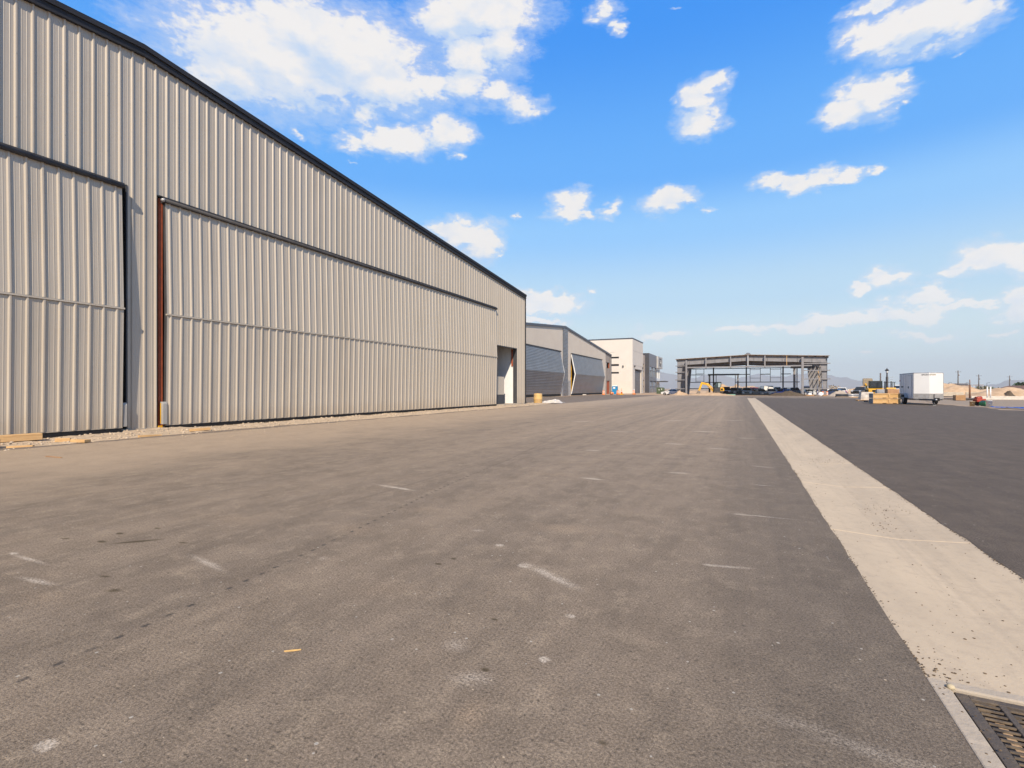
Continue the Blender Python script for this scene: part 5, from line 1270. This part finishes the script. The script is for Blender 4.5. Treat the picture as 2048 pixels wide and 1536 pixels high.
def sackpile(name, label, x, y, w, d, h, m, cat, seed, rz=0):
    vs = []; fs = []; nn = 12; rings = 9
    for r_ in range(rings+1):
        zf = r_/rings
        for i in range(nn*2):
            a = 2*PI*i/(nn*2); sq = 1/max(abs(math.cos(a)), abs(math.sin(a)))**.75
            k = (1-.18*zf)*(1+.10*nz(math.cos(a)*1.5+seed, math.sin(a)*1.5, zf*3))
            vs.append((w/2*math.cos(a)*sq*k, d/2*math.sin(a)*sq*k, h*zf))
    N = nn*2
    for r_ in range(rings):
        for i in range(N): fs.append((r_*N+i, r_*N+(i+1) % N, (r_+1)*N+(i+1) % N, (r_+1)*N+i))
    fs.append(tuple(rings*N+i for i in range(N)))
    o = MB().add(vs, fs, False).build(name, m); o.location = (x, y, .0); o.rotation_euler = (0, 0, rz); return tag(o, label, cat)
sackpile('wrapped_pallet', 'pallet of goods in pale crinkled wrap, leftmost by the pavement edge', 11.05, 57.8, 1.25, 1.1, .85, wrap, 'wrapped pallet', 3)
t = thing('pallet', 'wooden pallet under the pale wrapped goods', 'pallet', (10.9, 57.2, -.03)); 
for i in range(5): MB().box(-.75,.75,-.5+i*.22,-.38+i*.22,.10,.13).build('slat', lumber, t)
for i in range(3): MB().box(-.72+i*.66,-.62+i*.66,-.5,.5,0,.098).build('bearer', lumber2, t)
o = sackpile('wrapped_bundle', 'grey plastic wrapped bundle with a rounded top behind the crates', 11.9, 55.2, 1.5, .9, 1.12, mat('grey_wrap', (.36,.36,.37), (.24,.24,.26), 3, rough=.35), 'wrapped bundle', 8)
for (x, y, z, w, h, lab, rz) in ((12.05, 53.3, .62, .85, .52, 'brown cardboard box on top of its stack behind the crates', .1), (11.75, 53.0, .05, .80, .50, 'brown cardboard box at the bottom of its stack behind the crates', -.15)):
    t = thing('cardboard_box', lab, 'box', (x, y, z), rz); MB().box(-w/2,w/2,-.35,.35,0,h).build('carton', card, t, bevel=.01); MB().box(-w/2,w/2,-.04,.04,h,h+.004).build('tape', wrap, t)
o = MB().lathe([(0,0),(.15,0),(.17,.36),(.0,.37)], n=14).build('grey_pail', galv); o.location=(10.95,53.5,.10); tag(o, 'grey metal pail between the wrapped pallet and the cardboard boxes', 'pail')
o = MB().box(-.9,.6,-.5,.5,0,.16).build('dark_sheet_stack', steel_d, bevel=.02); o.location=(10.75,51.9,.0); o.rotation_euler=(0,0,.1); tag(o, 'low dark stack of sheets lying left of the timber crates', 'sheet stack')
o = MB().box(-.10,.10,-.08,.08,0,.14).build('yellow_can', yellow, bevel=.02); o.location=(10.1,51.0,.0); tag(o, 'small yellow can on the pavement left of the crates', 'can')
# yellow loader behind
t = thing('yellow_loader', 'yellow wheel loader with a black cab and raised tan bucket behind the boxes', 'loader', (17.3, 85, -.05), R(-95))
MB().prism([(-1.6,.62),(1.5,.62),(1.5,1.15),(.2,1.30),(-1.6,1.30)], 'y', -.95, .95).build('chassis', yellow, t, bevel=.06)
cb = MB().box(-.55,.65,-.75,.75,1.30,2.32).build('cab', mat('cab_black', (.02,.028,.026)), t, bevel=.05)
MB().box(.652,.665,-.62,.62,1.5,2.2).build('rear_window', glass_d, cb)
for sx in (-1.05,1.0):
    for sy in (-1,1):
        w_ = MB().tube((sx,sy*.72,.52),(sx,sy*1.08,.52),.52,n=20).build('wheel', tyre, t); MB().tube((sx,sy*.98,.52),(sx,sy*1.10,.52),.26,n=14).build('rim', yellow, w_)
MB().box(1.502,1.53,-.5,.5,.75,1.05).build('radiator_grille', black, t)
MB().bar((-.6,-.9,1.2),(-1.9,-.95,2.0),.14,.2).bar((-.6,.7,1.2),(-1.9,.7,2.0),.14,.2).build('lift_arm', yellow, t)
MB().prism([(-1.7,1.55),(-2.0,1.6),(-2.5,2.2),(-2.3,2.75),(-1.75,2.55)], 'y', -1.25, -.1).build('bucket', mat('worn_tan_steel', (.30,.24,.16), None, 4, rough=.7), t, bevel=.03)
# forklift
t = thing('forklift', 'yellow forklift with an overhead guard beside the lamp post', 'forklift', (17.85, 80, -.05), R(-92))
MB().prism([(-.9,.35),(.9,.35),(1.0,.8),(.85,1.35),(.35,1.35),(.2,.9),(-.9,.9)], 'y', -.5, .5).build('body', yellow, t, bevel=.06)
MB().box(.93,1.01,-.30,.30,.80,1.20).build('counterweight_grille', black, t)
MB().box(1.01,1.02,-.14,.14,.95,1.08).build('data_plate', white, t)
for sx in (-.75,.75):
    for sy in (-1,1): MB().bar((sx*.75,sy*.42,.9),(sx*.6,sy*.42,2.05),.06).build('guard_post', black, t)
gd2 = MB().box(-.7,.65,-.55,.55,2.05,2.10).build('overhead_guard', black, t)
MB().box(-1.05,-.95,-.40,-.28,.1,2.2).build('mast_rail', darkgrey, t); MB().box(-1.05,-.95,.28,.40,.1,2.2).build('mast_rail', darkgrey, t)
for sy in (-1,1): MB().box(-2.0,-1.05,sy*.25-.06,sy*.25+.06,.1,.14).build('fork', darkgrey, t)
for sx in (-.65,.65):
    for sy in (-1,1): MB().tube((sx,sy*.38,.28),(sx,sy*.55,.28),.28,n=16).build('wheel', tyre, t)
# cast lamp post
t = thing('street_lamp', 'black lantern street lamp on a fluted post behind the forklift', 'street lamp', (19.75, 90, -.1))
lm = mat('lamp_post_black', (.035,.03,.03), None, 3, rough=.5)
MB().lathe([(.30,0),(.30,.25),(.22,.35),(.19,1.0),(.16,1.1),(.155,3.0),(.10,3.06),(.075,3.45),(.12,3.52),(.05,3.6)], n=14).build('post', lm, t)
ln_ = MB().lathe([(.10,3.6),(.20,3.95)], n=8).build('lantern_glass', mat('frosted_glass', (.70,.71,.68), None, 3, rough=.3), t)
MB().lathe([(.29,3.95),(.20,4.10),(.07,4.20),(.05,4.32),(.0,4.38)], n=8).build('lantern_roof', lm, t)
for z in (1.55,1.9,2.25,2.6,2.95): MB().box(.35,.75,-.02,.02,z,z+.04).build('banner_rung', galv, t)
# pipes lying on the ground
for (x, y, l, m_, lab) in ((12.9,82.4,1.5,steel_d,'short dark pipe bundle lying left of the wrapped pallet'),(14.2,82.8,1.6,galv,'grey pipe bundle lying right of the dark pipes'),(15.6,82.2,1.2,steel_d,'dark rebar bundle by the pale block')):
    t = thing('pipe_bundle', lab, 'pipe bundle', (x,y,-.05), .1)
    for (yy, zz) in ((-.16,.12),(.12,.12),(-.02,.36)): MB().tube((-l/2,yy,zz),(l/2,yy,zz),.12,n=12).build('pipe', m_, t)
    MB().box(-l/2,l/2,-.3,-.2,0,.08).build('bearer', lumber, t)
o = MB().box(-.35,.35,-.2,.2,0,.36).build('pale_block', mat('pale_block', (.60,.50,.33), None, 3, rough=.9), bevel=.02); o.location=(16.6,82.0,-.07); tag(o, 'pale yellow block at the right end of the pipe bundles', 'block')
o = MB().lathe([(.2,0),(.16,.05),(.05,.7),(.03,.72)], n=10).build('white_marker', white); o.location=(14.25,72,-.05); tag(o, 'small white marker cone behind the wrapped pallet', 'marker')

# ------------------------------------------------------------------ right edge: tarp, pails, kerb, posts
vs = []; nn = 40; mm = 12
for j in range(mm+1):
    for i in range(nn+1):
        u = i/nn; v = j/mm; vs.append((4.2*u+.12*nz(u*6,v*2), .95*(v-.5)+.10*nz(u*5,9), .03+.10*abs(nz(u*9,v*3,2))+.05*abs(nz(u*20,v*8))))
o = MB().add(vs, [(j*(nn+1)+i, j*(nn+1)+i+1, (j+1)*(nn+1)+i+1, (j+1)*(nn+1)+i) for j in range(mm) for i in range(nn)]).build('blue_tarp', mat('blue_tarp', (.012,.085,.40), (.010,.065,.30), 5, rough=.4))
o.location = (14.95, 42.05, -.06); o.rotation_euler = (0, 0, R(-62)); tag(o, 'bright blue tarpaulin strip along the pavement edge at the right', 'tarpaulin')
def pail(x, y, r, h, m, label, lying=None):
    t = thing('pail', label, 'pail', (x, y, -.02)); 
    b = MB().lathe([(0,0),(r*.88,0),(r,h),(r*1.05,h),(r*1.05,h+.02),(0,h+.02)], n=16).build('bucket', m, t)
    MB().tube((-r,0,h*.85),(0,-r*1.15,h*.5),.008).build('handle', galv, t)
    if lying: t.rotation_euler = (R(88), 0, lying); t.location.z = r*.9
pail(14.75, 42.4, .17, .40, white, 'white pail standing on the blue tarpaulin')
pail(14.72, 43.4, .20, .45, mat('green_plastic', (.02,.26,.10), None, 3, rough=.4), 'green pail tipped beside the white pail', lying=.4)
t = thing('red_mixer', 'red portable machine with round dark wheels at the end of the tarpaulin', 'machine', (14.95, 44.4, -.02), .3)
MB().box(-.30,.28,-.2,.2,.28,.50).build('engine', mat('red_paint', (.36,.06,.035), None, 3, rough=.4), t, bevel=.04); MB().tube((-.25,0,.52),(.1,0,.56),.12,n=12).build('tank', mat('red_paint', (.36,.06,.035)), t)
for s in (-1,1): w_ = MB().tube((.05,s*.2,.2),(.05,s*.28,.2),.2,n=16).build('wheel', tyre, t); MB().tube((.05,s*.27,.2),(.05,s*.29,.2),.09,n=12).build('rim', wrap, w_)
MB().tube((-.3,.12,.42),(-.75,.12,.40),.02).build('handle', black, t)
pail(14.4, 43.9, .15, .30, mat('tan_plastic', (.5,.36,.2), None, 3, rough=.6), 'tan pail between the red machine and the green pail')
kerb = mat('pale_kerb', (.62,.56,.48), None, 2, rough=.85)
kind(MB().bar((24.6,74.4,.0),(36,79.6,.0),.35,.26).build('kerb', kerb))
kind(MB().bar((28,86.0,.04),(34.5,89,.04),.35,.26).build('kerb', kerb))
sh = MB(); sh.add([(19.5,77.0,-.02),(23,73.6,-.02),(37.5,80.2,-.02),(36,83.5,-.02)], [(0,1,2,3)]); kind(sh.build('asphalt_road', asph_r))
sh = MB(); sh.add([(20.5,97.0,-.015),(21,92.5,-.015),(31,97,-.015),(31,100.5,-.015)], [(0,1,2,3)]); kind(sh.build('asphalt_road', asph_r))
for (x0, x1, y, h, lab) in ((29.6,33.0,104,.95,'low pale concrete wall left of the rusty post'),(33.3,37.2,104,.95,'low pale concrete wall between the rusty post and the white pipes')):
    t = thing('concrete_wall', lab, 'wall', ((x0+x1)/2, y, -.35)); MB().box(-(x1-x0)/2,(x1-x0)/2,-.12,.12,0,h).build('wall', mat('pale_concrete_wall', (.52,.45,.35), None, 1.5, rough=.9), t, bevel=.02)
o = MB().tube((0,0,0),(0,0,1.75),.10,n=8).tube((0,0,1.75),(0,0,2.45),.05,n=8).build('rusty_post', mat('rusty_pipe', (.22,.11,.06), None, 5, rough=.8)); o.location=(26.0,80,-.15); tag(o, 'rusty upright post with a thin rod on top', 'post')
for (x, lab) in ((29.40,'white upright pipe, left one of the pair'),(29.72,'white upright pipe, right one of the pair')):
    o = MB().tube((0,0,0),(0,0,1.55),.075,n=10).lathe([(.09,1.5),(.09,1.58),(.0,1.6)], n=10).build('white_pipe', white); o.location=(x,85,-.15); tag(o, lab, 'pipe', 'white pipes by the dirt heap')
o = MB().box(-.4,.4,-.4,.4,0,.55).build('brown_crate', lumber2, bevel=.02); o.location=(20.6,66,-.05); tag(o, 'small brown crate just right of the trailer', 'crate')
# utility poles and far lamps
pole_m = mat('weathered_pole', (.13,.11,.10), None, 3, rough=.9)
for (x, y, h, r_, lab, arm) in ((35.8,170,5.9,.20,'thick bare pole stump left of the street lamp',0),(80.8,260,8.9,.20,'tallest utility pole, right of the trailer',1),(94.0,280,7.6,.19,'utility pole between the trailer and the white pipes',1),(111.5,300,7.4,.19,'utility pole above the brown roofed house',1)):
    t = thing('utility_pole', lab, 'utility pole', (x,y,-.3), -.4, 'utility poles on the skyline')
    MB().tube((0,0,0),(0,0,h),r_*1.15,r_*.8,n=10).build('pole', pole_m, t)
    if arm:
        MB().bar((-.9,0,h-.6),(.9,0,h-.6),.10).build('crossarm', pole_m, t)
        for xx in (-.8,0,.8): MB().tube((xx,0,h-.55),(xx,0,h-.35),.05,n=6).build('insulator', galv, t)
        MB().tube((.3,0,h-2.2),(.3,0,h-1.5),.16,n=8).build('transformer_can', galv, t)
for (x, y, h, lab) in ((71.9,240,3.8,'small distant lamp post just right of the trailer'),(82.9,240,3.6,'small distant lamp post right of the white pipes'),(84,262,4.0,'small distant lamp post by the brown block building')):
    t = thing('lamp_post', lab, 'lamp post', (x,y,-.3), .5); MB().tube((0,0,0),(0,0,h),.09,.06,n=8).build('pole', steel_d, t); MB().bar((0,0,h),(.9,0,h+.05),.08).box(.6,1.1,-.14,.14,h-.02,h+.10).build('lamp_head', steel_d, t)
# far buildings
t = thing('block_building', 'brown flat-topped block building on the skyline right of the trailer', 'building', (103.0,330,-.3), R(-15))
MB().box(-4.2,-1.2,-4,4,0,3.9).build('wall', mat('brown_block', (.20,.135,.10), None, .5, rough=.9), t); w2 = MB().box(-1.2,3.4,-3.5,3.5,0,3.7).build('front_wall', mat('tan_block', (.34,.25,.20), None, .5, rough=.9), t)
MB().box(-4.4,3.6,-4.2,4.2,3.9,4.1).build('roof', mat('brown_block', (.2,.135,.1)), t); MB().box(-.2,1.2,-3.53,-3.48,.0,2.2).build('door', steel_d, t)
MB().box(3.4,9,-3,3,3.1,3.4).build('carport_roof', mat('tan_block', (.34,.25,.2)), t)
for xx in (5.5,8.8): MB().box(xx-.1,xx+.1,-2.9,-2.7,0,3.1).build('carport_post', white, t)
t = thing('ranch_house', 'low house with a brown hipped roof behind the large dirt heap', 'house', (80,205,-.4), R(-25))
MB().box(-6.2,6.2,-4,4,0,1.35).build('wall', mat('tan_wall', (.42,.33,.25), None, .5, rough=.9), t)
MB().add([(-6.8,-4.6,1.33),(6.8,-4.6,1.33),(6.8,4.6,1.33),(-6.8,4.6,1.33),(-3.6,0,2.5),(3.8,0,2.5)], [(0,1,5,4),(1,2,5),(2,3,4,5),(3,0,4),(3,2,1,0)]).build('roof', mat('brown_tiles', (.17,.095,.07), (.13,.075,.055), 1.5, rough=.8), t)
for xx in (-4,-1.2,1.6,4.4): 
    f_ = MB().box(xx-.5,xx+.5,-4.06,-4.0,.35,1.1).build('window', glass_d, t); MB().box(xx-.03,xx+.03,-4.09,-4.062,.35,1.1).build('mullion', white, f_)
t = thing('pale_house', 'pale pink gable end of a house at the far right edge', 'house', (89.5,205,-.4), R(-25))
MB().prism([(-3,0),(3,0),(3,1.4),(0,2.3),(-3,1.4)], 'y', -3, 3).build('wall', mat('pink_wall', (.62,.45,.38), None, .5, rough=.9), t); MB().bar((-3.2,0,1.4),(0,0,2.36),6.4,.12).bar((3.2,0,1.4),(0,0,2.36),6.4,.12).build('roof', mat('brown_tiles', (.17,.095,.07)), t)
t = thing('white_shed', 'low white building on the skyline right of the steel frame', 'shed', (27.5,200,-.4), 0)
MB().box(-2.6,2.6,-2,2,0,1.5).build('wall', white, t); MB().prism([(-2.8,1.5),(2.8,1.5),(0,2.0)], 'y', -2.2, 2.2).build('roof', galv, t); MB().box(-.5,.5,-2.04,-2.0,0,1.1).build('door', ltgrey, t)
t = thing('far_van', 'small dark vehicle on the skyline by the white pipes', 'van', (66.5,210,-.3), R(100))
MB().prism([(-1.9,.4),(1.9,.4),(2.0,.8),(1.2,.95),(.7,1.6),(-1.9,1.6)], 'y', -.85, .85).build('body', paint('navy', (.075,.08,.14)), t, bevel=.05)
for sx in (-1.2,1.2):
    for sy in (-1,1): MB().tube((sx,sy*.7,.33),(sx,sy*.87,.33),.33,n=12).build('wheel', tyre, t)
# desert bushes and a tree
leafy = {}
def bush(x, y, w, h, label, col, seed, trunk=.0, z=-.4, cat='bush', density=420):
    r_ = random.Random(seed); t = thing('desert_bush' if not trunk else 'shade_tree', label, cat, (x,y,z))
    m = mat('leaves_%s' % '_'.join('%02d' % int(c*100) for c in col), col, tuple(c*1.6 for c in col), 2.5, rough=.8)
    mb = MB()
    for i in range(7):
        a = r_.random()*6.28; q = r_.uniform(.2,.9); mb.tube((0,0,0),(w*.4*q*math.cos(a), w*.4*q*math.sin(a), trunk+ (h-trunk)*r_.uniform(.5,.9)),.05+.03*(trunk>0),.015,n=6)
    if trunk: mb.tube((0,0,0),(0,0,trunk+.4),.22,.14,n=8)
    mb.build('trunk' if trunk else 'stems', lumber2, t)
    c = MB(); clumps = [(r_.gauss(0,.24)*w, r_.gauss(0,.24)*w, trunk+(h-trunk)*r_.uniform(.25,.85), r_.uniform(.16,.30)*w) for _ in range(12)]
    for i in range(density):
        cx, cy, cz, cr = r_.choice(clumps); d = Vector((r_.gauss(0,1), r_.gauss(0,1), r_.gauss(0,1))).normalized()*cr*r_.uniform(.5,1.0)
        p = Vector((cx,cy,cz))+Vector((d.x,d.y,d.z*.8)); p.z = max(.05, min(h, p.z)); s = .09*w*r_.uniform(.5,1.1)
        a = Vector((r_.gauss(0,1),r_.gauss(0,1),r_.gauss(0,1))).normalized()*s; b_ = Vector((r_.gauss(0,1),r_.gauss(0,1),r_.gauss(0,1))).normalized()*s*.7
        c.add([p-a,p+b_,p+a,p-b_],[(0,1,2,3)])
    c.build('foliage' if not trunk else 'crown', m, t, recalc=False)
GREEN = (.075,.095,.035); OLIVE = (.14,.125,.06); TANB = (.26,.20,.12)
bush(74.5,210,3.2,2.4,'green bush left of the brown roofed house', GREEN, 1)
bush(75.5,222,3.6,2.3,'yellow-green bush behind the white pipes', OLIVE, 2)
bush(91,230,8,3.5,'broad green tree behind the brown roofed house', (.05,.08,.03), 3, trunk=1.2, cat='tree', density=1500)
bush(26.6,180,3.2,2.9,'bare tan bush standing above the low white building', TANB, 4, density=160)
bush(36.5,160,2.2,1.5,'tan bush beside the pole stump', TANB, 5); bush(33.5,150,2.0,1.2,'dry bush on the dirt bank behind the black truck', TANB, 6); bush(48.5,170,2.6,1.9,'olive bush on the bank between the forklift and the trailer', OLIVE, 7)
bush(22.2,110,1.6,1.2,'green weed clump behind the wrapped pallet', GREEN, 8, z=-.35); bush(20.4,96,1.1,.8,'dry grass clump beside the black truck', TANB, 9)
bush(24.5,190,2.0,1.4,'small dry bush left of the low white building', TANB, 10); bush(31.5,190,2.4,1.3,'small dry bush right of the low white building', OLIVE, 12); bush(66,215,2.5,1.6,'dry bush right of the trailer roof line', TANB, 13); bush(71,232,2.5,1.6,'tan bush below the tallest utility pole', TANB, 14)

# ------------------------------------------------------------------ mountains
mtn = mat('desert_rock', (.20,.18,.175), (.15,.135,.13), .004, rough=.95)
PROF = [(-60,40),(-40,90),(-20,110),(-12,150),(-9.2,195),(-8.3,205),(-7.6,175),(-6,140),(-4.5,125),(-3.6,150),(-2.8,170),(-2,160),(-1.2,125),(-.4,110),(.5,135),(1.6,165),(2.6,140),(4,130),(5.2,150),(6.4,160),(7.6,140),(9,110),(10.5,70),(12,30),(15,14),(17.5,12),(19.5,40),(20.5,70),(21.5,85),(23,150),(26,210),(32,230),(45,160),(60,120)]
def mh(a):
    for (a0, h0), (a1, h1) in zip(PROF[:-1], PROF[1:]):
        if a0 <= a <= a1:
            t = (a-a0)/(a1-a0); t = t*t*(3-2*t); return h0+(h1-h0)*t
    return 40
vs = []; fs = []; na = 520; rows = ((5200,0,0),(5450,.35,.7),(5700,.72,1),(5950,1,1),(6300,.6,1),(6800,0,0))
for (r0, k, q) in rows:
    for i in range(na+1):
        a = -60+120*i/na; h = mh(a)*(1+.10*fbm(a*.9, 3.3)) + 10*fbm(a*2.5, r0*.01)*q
        r_ = r0+160*fbm(a*.35, r0*.002); vs.append((r_*math.sin(R(a)), r_*math.cos(R(a)), max(-3, h*k*(1+.25*q*(k < 1)*fbm(a*1.7, r0*.01)) - (3 if k == 0 else 0))))
for j in range(len(rows)-1):
    for i in range(na): fs.append((j*(na+1)+i, j*(na+1)+i+1, (j+1)*(na+1)+i+1, (j+1)*(na+1)+i))
kind(MB().add(vs, fs, True).build('mountains', mtn))
# ------------------------------------------------------------------ air
HAZE_D = 2.1e-4
hm = bpy.data.materials.new('haze_air'); hm.use_nodes = True; k = NT(hm.node_tree); k.n.clear()
pv = k.node('ShaderNodeVolumePrincipled'); pv.inputs['Color'].default_value = (.90,.94,.98,1); pv.inputs['Density'].default_value = HAZE_D; pv.inputs['Anisotropy'].default_value = .0
ho = k.node('ShaderNodeOutputMaterial'); k.l.new(pv.outputs[0], ho.inputs['Volume'])
hz_o = MB().box(-8000,8000,-8000,8000,-6,330).build('haze', hm); kind(hz_o, 'stuff')
